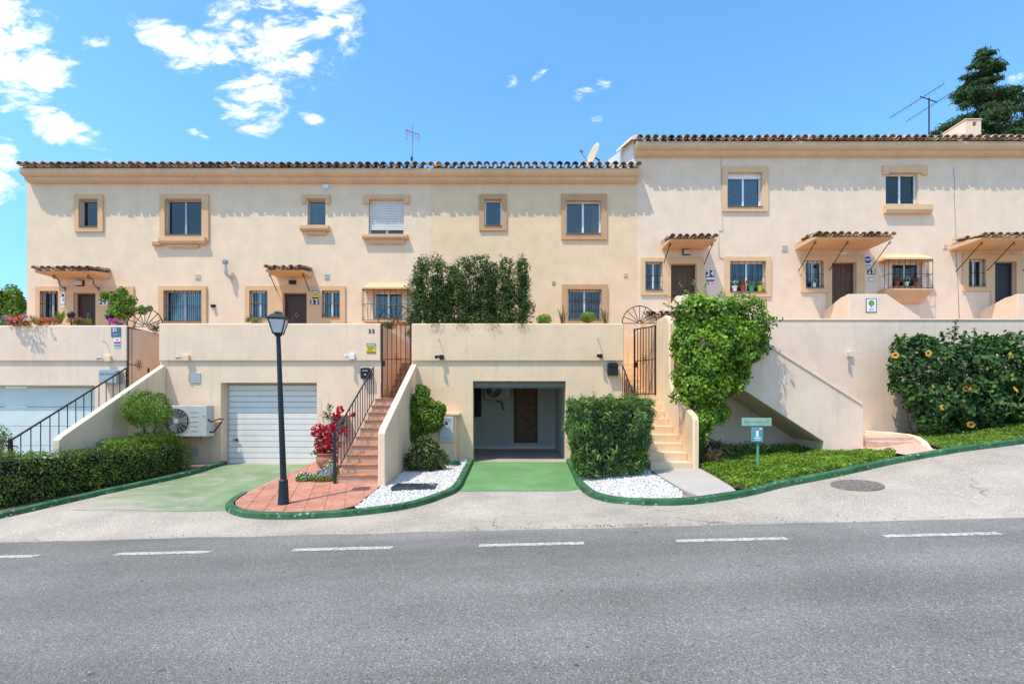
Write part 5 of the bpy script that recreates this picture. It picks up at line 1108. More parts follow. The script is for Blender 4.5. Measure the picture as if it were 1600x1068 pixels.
# roof things
def chimney():
    t = thing('chimney', (X(1515, 17.2), 17.2, 9.5), 'cream chimney with a small square opening in front of the conifer', 'chimney'); d = 17.2; a = R((1509,187,1533,214), d)
    MB().holes(a[0], a[1], a[2]-.8, a[3]-.02, d, d+.15, [R((1520,190,1526,197), d)], back=d+.9).build('stack', W_PINK, t); h_ = R((1520,190,1526,197), d); MB().box(h_[0]-.01, h_[1]+.01, d+.151, d+.16, h_[2]-.01, h_[3]+.01).build('flue', INK, t)
    MB().add([(a[0]-.02,d-.02,a[3]),(a[1]+.02,d-.02,a[3]),(a[1]+.02,d+.92,a[3]),(a[0]-.02,d+.92,a[3]),(a[0]-.02,d-.02,a[3]+.03),(a[1]+.02,d-.02,a[3]+.03),(a[1]+.02,d+.92,a[3]+.03),(a[0]-.02,d+.92,a[3]+.03)], [(0,3,2,1),(4,5,6,7),(0,1,5,4),(1,2,6,5),(2,3,7,6),(3,0,4,7)]).build('cap', W_PINK, t)
    MB().prism([(d+.01, a[2]-.9), (d+1.3, a[2]-.9), (d+1.3, a[3]-.15), (d+.01, a[3]-.45)], X(1488, d), a[0]-.004, 'x').build('shoulder', W_PINK, t)
chimney()
def antenna_small():
    d = 18.0; t = thing('tv_antenna', tuple(P(644.5, 264, d)), 'small TV antenna with red elements on the left roof', 'antenna', 'roof antennas')
    MB().tube([P(644.5, 275, d), P(644.5, 196, d)], .022, 6).build('mast', STEEL, t)
    c = P(644.5, 207, d); b = MB().tube([c+Vector((-.22,-.15,.02)), c+Vector((.25,.15,-.02))], .012, 5)
    for k in range(6): u = -.2+.08*k; p = c+Vector((u, u*.7, -.05-.06*k*.4)); b.tube([p+Vector((-.10,.1,-.01)), p+Vector((.10,-.1,.01))], .006, 4)
    b.build('director_rods', mat('red_plastic', (.35, .05, .12), .5), t)
    for px, z0_, z1_ in ((635.5, 203, 219), (654, 207, 221)): MB().box(X(px, d)-.022, X(px, d)+.022, d-.01, d+.01, Z(z1_, d), Z(z0_, d)).build('reflector', STEEL, t)
    MB().box(X(642, d), X(645, d), d-.05, d+.03, Z(251, d), Z(246, d)).build('clamp', BLACK, t)
antenna_small()
def antenna_large():
    d = 19.0; t = thing('tv_antenna', tuple(P(1451.6, 214, d)), 'long double TV antenna in front of the conifer', 'antenna', 'roof antennas'); DK = mat('dark_blue_steel', (.06, .06, .10), .5, metal=.4)
    MB().tube([P(1451.6, 225, d), P(1451.6, 153, d)], .028, 6).build('mast', DK, t); MB().tube([P(1438, 151, d-.3), P(1464, 160, d+.3)], .022, 6).build('cross_arm', DK, t)
    for (a_, b__, dd) in (((1391, 184), (1475, 131), d-.3), ((1416, 190), (1490, 143), d+.3)):
        p, q_ = P(*a_, dd+.9), P(*b__, dd-.9); bm = MB().tube([p, q_], .012, 5).build('boom', DK, t)
        for k in range(13): c = p.lerp(q_, k/12); MB().tube([c+Vector((0,-.03,-.13)), c+Vector((0,.03,.13))], .0045, 4).build('rod', STEEL, bm)
antenna_large()
def dish():
    d = 17.3; c = P(928, 246, d); t = thing('satellite_dish', tuple(P(928, 264, d)), 'pale satellite dish seen from its side beside the taller roof', 'satellite dish')
    n, m = 24, 5; b = MB(); ax = Vector((-.93, -.28, .30)).normalized(); u = ax.orthogonal().normalized(); w = ax.cross(u)
    for i in range(m+1):
        r = .46*i/m
        for k in range(n): a_ = 2*math.pi*k/n; p = c+(u*math.cos(a_)+w*math.sin(a_))*r+ax*(r*r*.35); b.v.append(tuple(p))
    for i in range(m):
        for k in range(n): b.f.append((i*n+k, i*n+(k+1) % n, (i+1)*n+(k+1) % n, (i+1)*n+k))
    o = b.build('reflector', mat('cream_enamel', (.66, .52, .36), .5, vary=.05), t, smooth=True); sm = o.modifiers.new('thickness', 'SOLIDIFY'); sm.thickness = .02
    f = c+ax*.55; MB().tube([c+ax*.02-Vector((0,0,.45)), f], .014, 5).tube([f, f-ax*.12], .04, 8).build('feed_arm', STEEL, t); MB().tube([c-ax*.03, c-ax*.2, c-ax*.2-Vector((0,0,.8))], .03, 6).build('mount', BLACK, t)
dish()

# ================================================================== PLANTS
LM = {
 'hedge': leaf_mat('hedge_leaf', (0.039, 0.080, 0.015), (0.115, 0.200, 0.025), (0.374, 0.494, 0.053)),
 'olean': leaf_mat('oleander_leaf', (0.046, 0.105, 0.031), (0.117, 0.222, 0.048), (0.324, 0.494, 0.077), .22, .4),
 'climb': leaf_mat('climber_leaf', (0.068, 0.137, 0.016), (0.181, 0.332, 0.026), (0.486, 0.641, 0.050), .35),
 'hib': leaf_mat('hibiscus_leaf', (0.020, 0.051, 0.014), (0.051, 0.126, 0.025), (0.173, 0.328, 0.042), .25, .5, .3),
 'ground': leaf_mat('ground_cover_leaf', (0.066, 0.134, 0.013), (0.169, 0.298, 0.025), (0.374, 0.518, 0.050), .35),
 'screen': leaf_mat('screen_leaf', (0.039, 0.069, 0.018), (0.098, 0.162, 0.035), (0.247, 0.325, 0.083), .3, .55, .2),
 'varieg': leaf_mat('variegated_leaf', (0.040, 0.069, 0.017), (0.127, 0.172, 0.034), (0.437, 0.437, 0.184), .3),
 'bright': leaf_mat('bright_leaf', (0.071, 0.140, 0.013), (0.174, 0.300, 0.026), (0.419, 0.528, 0.058), .35),
 'conif': leaf_mat('conifer_needle', (0.044, 0.086, 0.036), (0.101, 0.181, 0.067), (0.247, 0.345, 0.122), .2, .6, .2),
 'dry': leaf_mat('dry_leaf', (.10, .075, .035), (.20, .16, .07), (.34, .29, .14), .2),
 'red': leaf_mat('crimson_bract', (.30, .008, .03), (.60, .02, .06), (.75, .09, .14), .4),
 'coral': leaf_mat('coral_petal', (.42, .03, .03), (.68, .09, .08), (.75, .28, .22), .35),
 'pink': leaf_mat('magenta_petal', (.40, .02, .25), (.55, .06, .40), (.65, .25, .55), .35),
 'lilac': leaf_mat('lilac_petal', (.28, .26, .45), (.42, .40, .62), (.70, .68, .80), .3),
 'white': leaf_mat('white_petal', (.55, .52, .58), (.72, .70, .74), (.82, .82, .82), .3),
}
PETY = leaf_mat('yellow_petal', (.60, .30, .05), (.78, .55, .16), (.82, .68, .36), .3); PETC = mat('maroon_throat', (.16, .02, .012), .6, vary=.1)
def plant(name, loc, label, cat='bush', group=None): return thing(name, loc, label, cat, group)
def stems(t, base, tips, r0, m=BARK, name='stem', wob=.05):
    for tp in tips:
        a, c = Vector(base), Vector(tp); pts = [a.lerp(c, k/5)+Vector((random.uniform(-wob, wob), random.uniform(-wob, wob), 0))*(1 if 0 < k < 5 else 0) for k in range(6)]
        MB().tube(pts, [r0*(1-.13*k) for k in range(6)], 6).build(name, m, t, smooth=True)
def twig(t, base, tip, m, n=9, size=.06, stem_m=None, both=None):
    a, c = Vector(base), Vector(tip); MB().tube([a, a.lerp(c, .5)+Vector((.02, 0, .01)), c], [.007, .005, .003], 5).build('twig', stem_m or BARK, t)
    P_ = np.array([tuple(a.lerp(c, .15+.85*k/n)+Vector((random.uniform(-.03, .03), random.uniform(-.03, .03), random.uniform(-.01, .02)))) for k in range(n)]); N_ = rng.normal(0, .6, (n, 3)); N_[:, 2] += .9
    leaves('twig_leaves', P_, N_, size, m, t, .5, simple=False)
# 1 clipped hedge along the left kerb
HP = [(-12.5,7.98),(-9.3,8.08),(-8.62,8.42),(-8.2,9.0),(-7.93,9.5),(-7.5,10.4),(-7.36,11.5),(-8.35,11.75),(-8.46,9.55),(-8.5,9.35),(-12.5,9.2)]
t = plant('hedge', (-8.4, 9, -.2), 'long clipped hedge along the left green kerb', 'hedge')
def hz(x, y): return .74+.05*max(0, y-8.3)/3+.03*noise.noise(Vector((x*1.5, y*1.5, 0)))
P_, N_ = prism_pts(HP, lambda x, y: gz(x, y)+.08, hz, 30000, .1, .06); r_ = rn(P_, 4, .4, .17, .42)
r_ = np.clip(r_ + .10*(N_[:, 2] > .5), 0, 1)  # upward-facing leaves get a lighter tone, painting the sunlit top
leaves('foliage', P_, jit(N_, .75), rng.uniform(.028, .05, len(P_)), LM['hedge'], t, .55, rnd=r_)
MB().prism([(p[0]+(-8.6-p[0])*.0, p[1]) for p in [(-12.4,8.12),(-9.35,8.22),(-8.7,8.55),(-8.05,9.6),(-7.65,10.5),(-7.5,11.4),(-8.3,11.6),(-8.4,9.6),(-8.5,9.2),(-12.4,9.1)]], -.3, .62, 'z').build('branches', mat('hedge_shade_core', (.012, .016, .008), .95, vary=.3, scale=20), t)  # solid near-black block, not branches: shade inside the hedge as colour
def shoots(t, P_, N_, m, n, size, length, aspect=.4):
    k = rng.choice(len(P_), n); Q, M = [], []
    for i in k:
        nn = N_[i]/np.linalg.norm(N_[i]); dr = nn*.8+np.array([0, 0, .55])+rng.normal(0, .3, 3); L_ = length*rng.uniform(.4, 1)
        for u in (.25, .5, .75, 1.): Q.append(P_[i]+dr*L_*u+rng.normal(0, .008, 3)); M.append(dr+rng.normal(0, .7, 3))
    leaves('shoots', Q, M, size, m, t, aspect, rnd=np.clip(rng.normal(.75, .15, len(Q)), 0, 1), up=.6)
shoots(t, P_, N_, LM['hedge'], 420, .045, .10)
k_ = np.array([noise.noise(Vector(p*1.7)) for p in P_]); ok = (k_ > .12) & (P_[:, 0] < -7.9) & (rng.random(len(P_)) < .22); Q_ = P_[ok]+N_[ok]*.012
leaves('dry_leaves', Q_, jit(N_[ok], .7), .036, LM['dry'], t, .5, rnd=np.clip(rng.normal(.25, .2, len(Q_)), 0, 1))
# 2 topiary
t = plant('topiary_bush', (-8.0, 11.0, .1), 'round leafy bush rising behind the left hedge')
P_, N_ = blob_pts([((-8.0,11.0,1.52),(.5,.45,.40)),((-8.22,11.05,1.40),(.32,.32,.28)),((-7.75,11.0,1.45),(.3,.3,.3)),((-8.05,10.9,1.75),(.25,.25,.22)),((-8.3,11,1.6),(.2,.2,.2))], 5000, .75, .32)
leaves('foliage', P_, jit(N_, .8), rng.uniform(.035, .065, len(P_)), LM['bright'], t, .5, rnd=rn(P_, 5, .4))
stems(t, (-7.95,11.0,.05), [(-8.1,11,1.3),(-7.85,11,1.35)], .045, name='trunk')
t = plant('low_shrub', (-8.0, 11.2, .6), 'bright low shrub mounded at the foot of the round bush')
P_, N_ = blob_pts([((-7.95,11.1,.86),(.62,.4,.16)),((-8.25,10.6,.8),(.35,.4,.12))], 4200, .4, .2); leaves('foliage', P_, jit(N_, .8), rng.uniform(.03, .055, len(P_)), LM['bright'], t, .5, rnd=rn(P_, 5, .4, base=.5))
stems(t, (-7.95,11.15,.3), [(-8.1,11,.8),(-7.8,11.05,.8)], .02)
t = plant('low_shrub', (-10.6, 10.3, -.2), 'dark shrub at the left picture edge beside the railing foot'); P_, N_ = blob_pts([((-10.75,10.4,.72),(.38,.35,.5)),((-10.6,10.4,.3),(.3,.3,.4))], 2200, .5, .2); leaves('foliage', P_, jit(N_, .8), .055, LM['hedge'], t, .5, rnd=rn(P_, 5, .4)); stems(t, (-10.7,10.4,-.2), [(-10.7,10.4,.6)], .03)
# 3 clipped oleander block
t = plant('box_hedge', (1.9, 10.2, .1), 'tall clipped square hedge right of the open garage', 'hedge')
BP = [(1.17,9.25),(2.58,9.25),(2.70,9.5),(2.70,11.0),(1.25,11.0),(1.14,10.6)]
def bz(x, y): return 1.66+.05*noise.noise(Vector((x*4, y*4, 1)))
P_, N_ = prism_pts(BP, lambda x, y: gz(x, y)+.12, bz, 17000, .34, .11, 4.0)
f_ = np.clip((P_[:, 2]-.2)/1.4, 0, 1); cxy = np.array([1.9, 10.3]); P_[:, :2] = cxy+(P_[:, :2]-cxy)*(.80+.21*f_)[:, None]
r_ = np.clip(rn(P_, 4, .4, .18, .38)+.12*(N_[:, 2] > .5), 0, 1)  # top leaves toned lighter than the sides, sunlight put into the colour
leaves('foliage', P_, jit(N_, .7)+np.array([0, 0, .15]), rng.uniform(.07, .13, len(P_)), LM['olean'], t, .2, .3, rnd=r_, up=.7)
P2, N2 = blob_pts([((2.45,9.55,.75),(.16,.14,.22))], 260, .8, .2); leaves('young_shoots', P2, jit(N2, .6), rng.uniform(.12, .2, len(P2)), LM['bright'], t, .18, .3, up=1.0, simple=False)
shoots(t, P_, N_, LM['olean'], 260, .10, .12, .2)
MB().prism([(1.35,9.9),(2.4,9.9),(2.5,10.8),(1.4,10.8)], .1, 1.42, 'z').build('branches', MATS['hedge_shade_core'], t)  # same solid dark core, inner hedge shade put into its colour
# 4 climbing bush over the stair wall
t = plant('climbing_bush', (4.0, 10.9, .35), 'big bright green climbing bush spilling over the wall of the beige stairs')
bl = []
for px, py, rp, d in ((1105,515,50,10.9),(1150,512,48,11.0),(1160,545,28,10.9),(1085,495,36,10.9),(1130,545,45,10.7),(1095,560,44,10.6),(1090,610,42,10.5),(1104,640,29,10.5),(1085,660,27,10.4),(1078,690,20,10.4),(1176,518,20,11.0),(1135,590,28,10.7),(1068,530,24,10.9)):
    c = P(px, py, d); c.x += .04; bl.append((tuple(c), rp*d/F*np.array([1, .8, 1])))
P_, N_ = blob_pts(bl, 17000, .4, .30, 3.4); ok = (P_[:, 0] > 3.74) | (P_[:, 2] > np.interp(P_[:, 1], [9.9, 10.15, 11.25, 11.45, 11.5], [1.4, 1.5, 2.0, 2.2, 3.7])); P_, N_ = P_[ok], N_[ok]
leaves('foliage', P_, jit(N_, .6)+np.array([0, -.1, .25]), rng.uniform(.06, .105, len(P_)), LM['climb'], t, .6, .3, rnd=rn(P_, 3.2, .6, .17, .42), up=-.6, simple=False)
stems(t, (3.95,10.6,.3), [(3.95,10.6,1.1),(4.1,10.7,1.4),(3.85,10.5,1.2)], .03)
for a_, c_ in (((1075,475),(1062,440)),((1095,465),(1080,436)),((1100,470),(1103,432)),((1120,470),(1128,452)),((1060,485),(1036,474)),((1065,480),(1045,462)),((1140,475),(1150,458)),((1180,520),(1208,512)),((1185,540),(1200,556)),((1150,590),(1176,590)),((1085,468),(1070,452)),((1150,480),(1165,468))): twig(t, P(*a_, 10.9), P(*c_, 10.9), LM['climb'], 11, .075)
P2, N2 = blob_pts([(tuple(P(1112,715,10.2)),(.22,.25,.2)),(tuple(P(1120,700,10.6)),(.4,.3,.14))], 900, .9, .3); leaves('dry_twigs', P2, rng.normal(0, 1, N2.shape), rng.uniform(.1, .22, len(P2)), LM['dry'], t, .08, .1, rnd=np.clip(rng.normal(.15, .15, len(P2)), 0, 1), up=1)
MB().add([(0,0,0),(0,0,.001),(0,.001,0)], [(0,1,2)]) if False else None
P3 = np.array([tuple(P(1097,533,10.15)), tuple(P(1100,535,10.15))]); leaves('purple_flower', P3, np.array([[0,-1,.2],[.3,-1,.1]]), .07, LM['pink'], t, .7, simple=False)
# 5 flowering shrub against the right wall
t = plant('flowering_shrub', (10, 11.6, .8), 'large dark green shrub with yellow cup flowers on the right wall')
bl = []
for px, py, rp, d in ((1440,580,44,11.6),(1420,555,28,11.8),(1490,575,52,11.5),(1540,580,52,11.5),(1590,575,50,11.5),(1640,580,52,11.5),(1480,625,44,11.4),(1530,630,46,11.4),(1450,620,36,11.5),(1580,630,42,11.5),(1460,648,28,11.4),(1510,655,26,11.4),(1640,640,40,11.5),(1406,590,18,11.8),(1552,548,24,11.6),(1440,545,22,11.7)):
    bl.append((tuple(P(px, py, d)), rp*d/F*np.array([1, .8, 1])))
P_, N_ = blob_pts(bl, 12000, .4, .26, 3.2); ok = P_[:, 1] < 12.36; P_, N_ = P_[ok], N_[ok]
leaves('foliage', P_, jit(N_, .55)+np.array([0, -.1, .35]), rng.uniform(.075, .13, len(P_)), LM['hib'], t, .68, .3, rnd=rn(P_, 3.2, .42, .16, .40), up=-.8, simple=False)
stems(t, (9.3,11.7,.7), [(9.2,11.6,1.6),(9.9,11.6,1.6)], .03); stems(t, (11,11.7,.85), [(10.6,11.6,1.6),(11.5,11.6,1.6)], .03)
for a_, c_ in (((1412,550),(1398,522)),((1438,540),(1433,521)),((1489,535),(1493,499)),((1522,540),(1522,511)),((1560,545),(1563,531)),((1525,540),(1530,525)),((1405,545),(1404,526)),((1475,535),(1470,518)),((1505,538),(1509,516)),((1545,540),(1542,520)),((1590,535),(1594,517)),((1458,545),(1452,524)),((1400,580),(1386,570)),((1402,610),(1390,606)),((1575,535),(1580,522))): twig(t, P(*a_, 11.6), P(*c_, 11.6), LM['hib'], 16, .10, MATS['bark'])
def cup_flower(t, c, r, nrm):
    nrm = Vector(nrm).normalized(); u = nrm.orthogonal().normalized(); w = nrm.cross(u); b = MB(); n = 15; rows = ((.12,-.35),(.35,-.12),(.8,.12),(1.05,.0))
    for (rr, h) in rows:
        for k in range(n):
            a = 2*math.pi*k/n; m_ = 1+(.10*math.cos(5*a) if rr > .5 else 0); b.v.append(tuple(Vector(c)+(u*math.cos(a)+w*math.sin(a))*r*rr*m_+nrm*h*r))
    for i in range(3):
        for k in range(n): b.f.append((i*n+k, i*n+(k+1) % n, (i+1)*n+(k+1) % n, (i+1)*n+k))
    o = b.build('flower', PETY2, t, smooth=True); b = MB(); b.v = [tuple(Vector(c)+(u*math.cos(k*.785)+w*math.sin(k*.785))*r*.36-nrm*r*.08) for k in range(8)]+[tuple(Vector(c)-nrm*r*.3)]; b.f = [(k, (k+1) % 8, 8) for k in range(8)]
    b.build('throat', PETC, o, smooth=True)
PETY2 = mat('yellow_flower', (.72, .36, .06), .6, vary=.25, scale=30)
for px, py in ((1399,555),(1451,552),(1510,607),(1521,604),(1475,636),(1502,633),(1517,663),(1580,555),(1587,608),(1482,605),(1458,603)): cup_flower(t, P(px, py, 11.0), .070 if px not in (1482,1458,1521) else .05, (random.uniform(-.8, .7), -1, random.uniform(-.2, .7)))
# 6 ground cover
def cover(name, poly, n, m, label, size, hgt, dens=None, base=.5):
    xs = [p[0] for p in poly]; ys = [p[1] for p in poly]; P_ = []
    while len(P_) < n:
        x, y = rng.uniform(min(xs), max(xs)), rng.uniform(min(ys), max(ys))
        if not inpoly(poly, x, y): continue
        k = noise.noise(Vector((x*2.4, y*2.4, 5)))
        if rng.random() > .95+k*1.1: continue
        P_.append((x, y, gz(x, y)+.065+hgt*(.55+.6*k)*rng.random()))
    P_ = np.array(P_); N_ = rng.normal(0, .55, P_.shape); N_[:, 2] += 1
    leaves(name, P_, N_, rng.uniform(size*.7, size*1.3, len(P_)), m, None, .5, rnd=rn(P_, 2.5, .35, .17, base), kind='stuff', label=label, cat='ground cover')
cover('ground_cover', soil1, 52000, LM['ground'], 'bright low ground cover around the green sign', .045, .15)
cover('ground_cover', soil2, 34000, LM['ground'], 'bright ground cover strip under the yellow-flowered shrub', .045, .11)
t = plant('low_shrub', (5.2, 11.7, .4), 'dark trailing shrub in the shade under the open stairs')
P_, N_ = blob_pts([((4.6,11.8,.52),(.7,.4,.26)),((5.6,11.7,.52),(.7,.4,.22)),((6.5,11.8,.52),(.5,.35,.2)),((5.1,11.5,.45),(.5,.4,.2))], 5200, .6, .25); leaves('foliage', P_, jit(N_, .9), rng.uniform(.04, .07, len(P_)), LM['hedge'], t, .5, rnd=rn(P_, 3, .3)); stems(t, (5.3,11.7,.3), [(4.8,11.7,.7),(5.6,11.6,.7)], .015)
# 7 bushes beside the tiled stairs
t = plant('bush', (X(660, 11.8), 11.8, .15), 'glossy green bush against the stair wall, left of the cabinet', group='bushes left of the open garage')
bl = [(tuple(P(px, py, 11.75)), rp*11.75/F*np.array([1, .75, 1])) for px, py, rp in ((655,635,22),(668,650,26),(650,665,22),(660,612,11),(640,648,14),(685,640,13),(655,605,7),(640,680,14))]
P_, N_ = blob_pts(bl, 4200, .4, .18); ok = P_[:, 0] > -2.34; P_, N_ = P_[ok], N_[ok]; leaves('foliage', P_, jit(N_, .6)+np.array([0, 0, .3]), rng.uniform(.06, .10, len(P_)), LM['bright'], t, .45, .3, rnd=rn(P_, 4, .4, .16, .42), up=-.8, simple=False); stems(t, (-2.1,11.8,.15), [(-2.1,11.8,1.3),(-1.95,11.8,1.1)], .025)
t = plant('bush', (X(667, 10.9), 10.9, .15), 'yellow-green variegated bush in the white pebbles', group='bushes left of the open garage')
bl = [(tuple(P(px, py, 10.9)), rp*10.9/F*np.array([1, .8, 1])) for px, py, rp in ((665,715,28),(650,720,18),(682,718,18),(668,698,18),(665,735,18))]
P_, N_ = blob_pts(bl, 3000, .55, .2, 4); ok = P_[:, 0] > -2.33; P_, N_ = P_[ok], N_[ok]; leaves('foliage', P_, jit(N_, .8), rng.uniform(.045, .08, len(P_)), LM['varieg'], t, .5, rnd=rn(P_, 5, .45, .2, .38), simple=False); stems(t, (-1.85,10.9,.12), [(-2.0,10.9,.5),(-1.7,10.9,.55),(-1.85,10.8,.6)], .014)
# 8 shrub screen on the terrace
for i, (px, py, w) in enumerate(((655,410,13),(680,411,13),(701,420,12),(723,411,14),(748,408,15),(770,416,13),(793,410,13),(817,411,10))):
    d = 12.95+.06*(i % 3); zt = Z(py, d); x = X(px, d); wx = w*1.3*d/F
    t = plant('screen_shrub', (x, d, 2.8), ('first', 'second', 'third', 'fourth', 'fifth', 'sixth', 'seventh', 'eighth')[i] + ' from the left of the eight upright shrubs on the terrace wall', 'shrub', 'upright shrubs on the terrace')
    bl = []; zb = 3.45 if i < 7 else 3.4
    for k in range(6): f = k/5; bl.append(((x+random.uniform(-.3, .3)*wx, d+random.uniform(-.08, .08), zb+(zt-zb-.12)*f), (wx*(1.1-.3*f)*random.uniform(1.0, 1.35), .24, (zt-zb)*.16)))
    bl.append(((x, d, zt-.12), (wx*.45, .12, .18)))
    P_, N_ = blob_pts(bl, 6500, .9, .4, 5); leaves('foliage', P_, jit(N_, .9), rng.uniform(.045, .075, len(P_)), LM['screen'], t, .45, rnd=rn(P_, 6, .5, .2, .40), up=.5)
    P3, N3 = blob_pts([((x, d+.05, (zb+zt)/2-.05), (wx*.8, .14, (zt-zb)*.42))], 1800, 1.2, .2, 5); leaves('inner_leaves', P3, jit(N3, 1), .06, LM['screen'], t, .5, rnd=np.clip(rng.normal(.3, .15, len(P3)), 0, 1))
    stems(t, (x, d, 2.8), [(x+.05, d, zt-.3), (x-.07, d+.02, zt-.5)], .016)
    if i in (1, 3, 5, 7): c = P(px, 506, D1-.02); P2 = np.array([(c.x+random.gauss(0, .1), D1-.02+random.uniform(-.05, .05), c.z+.03-abs(random.gauss(0, .07))) for _ in range(60)]); leaves('trailing_leaves', P2, rng.normal(0, 1, P2.shape), .045, LM['screen'], t, .4)
# 9 small terrace plants
def ball(px, py, rp, d, label, m='bright', n=700, size=.05): 
    c = P(px, py, d); r = rp*d/F; t = plant('small_plant', (c.x, c.y, c.z-r), label, 'plant', 'small plants on the terrace wall'); P_, N_ = blob_pts([(tuple(c), (r*1.15, r, r*.8))], n, .5, .12); leaves('foliage', P_, jit(N_, .5), size, LM[m], t, .45, rnd=rn(P_, 7, .3, .15, .6), simple=False); stems(t, (c.x, c.y, c.z-r-.2), [tuple(c)], .01)
ball(850, 499, 12, 12.75, 'small flat green plant on the terrace wall right of the shrub screen'); ball(918, 496, 11, 12.75, 'round bright green plant in front of the barred window')
def blades(px, py, d, top, label, n=26, m='dry', name='grass_tuft', spread=.35, w=.02):
    c = P(px, py, d); t = plant(name, tuple(c), label, 'plant', 'small plants on the terrace wall'); b = MB(); h = top*d/F
    for k in range(n):
        a = random.uniform(0, 6.28); l = random.uniform(.5, 1)*h; s_ = random.uniform(.2, 1)*spread*h; dx, dy = math.cos(a)*s_, math.sin(a)*s_*.6; px_, py_ = -math.sin(a)*w/2, math.cos(a)*w/2; bx, by = c.x+random.uniform(-.04, .04), c.y
        b.add([(bx-px_,by-py_,c.z),(bx+px_,by+py_,c.z),(bx+dx*.5+px_,by+dy*.5+py_,c.z+l*.65),(bx+dx*.5-px_,by+dy*.5-py_,c.z+l*.65),(bx+dx*1.15,by+dy*1.15,c.z+l)], [(0,1,2,3),(3,2,4)])
    o = b.build('blades', LM[m], t); at = o.data.attributes.new('rnd', 'FLOAT', 'POINT'); at.data.foreach_set('value', np.repeat(rng.random(n), 5).astype(np.float32))
blades(879, 505, 12.75, 32, 'straw coloured grass tuft left of the barred window', spread=.5); blades(946, 505, 12.75, 30, 'straw coloured grass tuft right of the barred window', spread=.6)
blades(93, 506, 13.0, 26, 'spiky fan palm on the left terrace wall', 34, 'bright', 'fan_palm', .75, .03); blades(139, 506, 13.0, 12, 'single pointed yellow-green aloe before the leftmost door', 5, 'ground', 'aloe', .2, .06)
def flowers(px, py, w, h, d, m, label, n, leafn, size=.045, lm='bright', cat='flowers', lift=0):
    c = P(px, py, d); t = plant('flowering_plant', (c.x, c.y, c.z-h*d/F), label, cat, 'flowers'); wx, hz_ = w*d/F, h*d/F
    P_, N_ = blob_pts([(tuple(c), (wx, .22, hz_))], leafn, .7, .25, 6); leaves('foliage', P_, jit(N_, .8), size, LM[lm], t, .5, rnd=rn(P_, 6, .3))
    P2, N2 = blob_pts([((c.x, c.y-.02, c.z+lift), (wx*1.02, .23, hz_*1.0))], n*4, .15, .3, 6); k = np.array([noise.noise(Vector(p*5)) for p in P2]); ok = (k > -.05) & (P2[:, 2] > c.z-hz_*.6); P2, N2 = P2[ok][:n], N2[ok][:n]
    leaves('petals', P2, jit(N2, .5), size*.95, LM[m], t, .8, simple=False, kind='stuff')
    stems(t, (c.x, c.y, c.z-hz_*1.1), [(c.x, c.y, c.z)], .008)
flowers(42, 503, 32, 10, 12.42, 'coral', 'coral red flowers hanging over the left terrace wall', 520, 420, .05); flowers(4, 500, 12, 8, 12.6, 'lilac', 'lilac flowers at the far left end of the terrace wall', 200, 160); flowers(78, 502, 14, 6, 12.7, 'coral', 'faded orange flowers beside the fan palm', 70, 260, .05, 'dry')
flowers(186, 504, 12, 5, 12.7, 'pink', 'magenta flowers above the blue plaque', 160, 80); flowers(122, 502, 14, 6, 12.9, 'coral', 'small pinkish succulents in front of the leftmost door', 50, 260, .05, 'varieg'); flowers(243, 512, 8, 9, 13.3, 'pink', 'small dark pink plant under the half wheel', 40, 220, .05, 'hedge')
for px, py in ((111.5, 492), (171.5, 495)):
    c = P(px, py, 12.8); t = thing('garden_lamp', (c.x, c.y, c.z-.4), 'black globe garden lamp ' + ('beside the fan palm' if px < 120 else 'beside the tall leafy shrub'), 'garden lamp', 'globe lamps on the left terrace wall')
    MB().tube([(c.x, c.y, c.z-.4), (c.x, c.y, c.z-.05)], .015, 6).build('stake', BLACK, t); MB().lathe([(.02,-.09),(.065,-.07),(.09,-.02),(.09,.02),(.065,.07),(.02,.09)], tuple(c), 14).build('globe', BLACK, t, smooth=True)
t = plant('tall_shrub', (X(188, 13.2), 13.2, 2.8), 'tall leafy shrub with loose branches right of the leftmost door', 'shrub')
bl = [(tuple(P(px, py, 13.2)), rp*13.2/F*np.array([1, .7, .9])) for px, py, rp in ((190,475,17),(183,490,17),(198,485,14),(165,462,10),(192,455,8),(180,465,10),(222,485,9),(235,482,6),(205,470,9))]
P_, N_ = blob_pts(bl, 2600, .8, .3, 5); leaves('foliage', P_, jit(N_, .8), rng.uniform(.05, .085, len(P_)), LM['bright'], t, .55, rnd=rn(P_, 5, .4, .2, .55), simple=False); stems(t, (X(188, 13.2), 13.2, 2.8), [tuple(P(185, 470, 13.2)), tuple(P(198, 470, 13.2)), tuple(P(225, 486, 13.2))], .018)
t = plant('small_plant', tuple(P(398, 505, 13)), 'straggly green plant below the window left of door 22', 'plant', 'small plants on the terrace wall')
P_, N_ = blob_pts([(tuple(P(400, 501, 12.9)), (.22, .15, .09)), (tuple(P(388, 499, 12.9)), (.12, .1, .1))], 350, .8, .3); leaves('foliage', P_, jit(N_, .8), .05, LM['varieg'], t, .4); stems(t, tuple(P(398, 508, 13)), [tuple(P(392, 496, 13))], .008)
t = plant('small_plant', tuple(P(605, 510, 13.4)), 'yellowish plant drooping over the wall behind the brown gate', 'plant', 'small plants on the terrace wall'); P_, N_ = blob_pts([(tuple(P(606, 508, 13.3)), (.2, .25, .13))], 500, .8, .3); leaves('foliage', P_, jit(N_, .8), .055, LM['varieg'], t, .5, rnd=rn(P_, 5, .2, .15, .55)); stems(t, tuple(P(605, 514, 13.4)), [tuple(P(605, 504, 13.4))], .008)
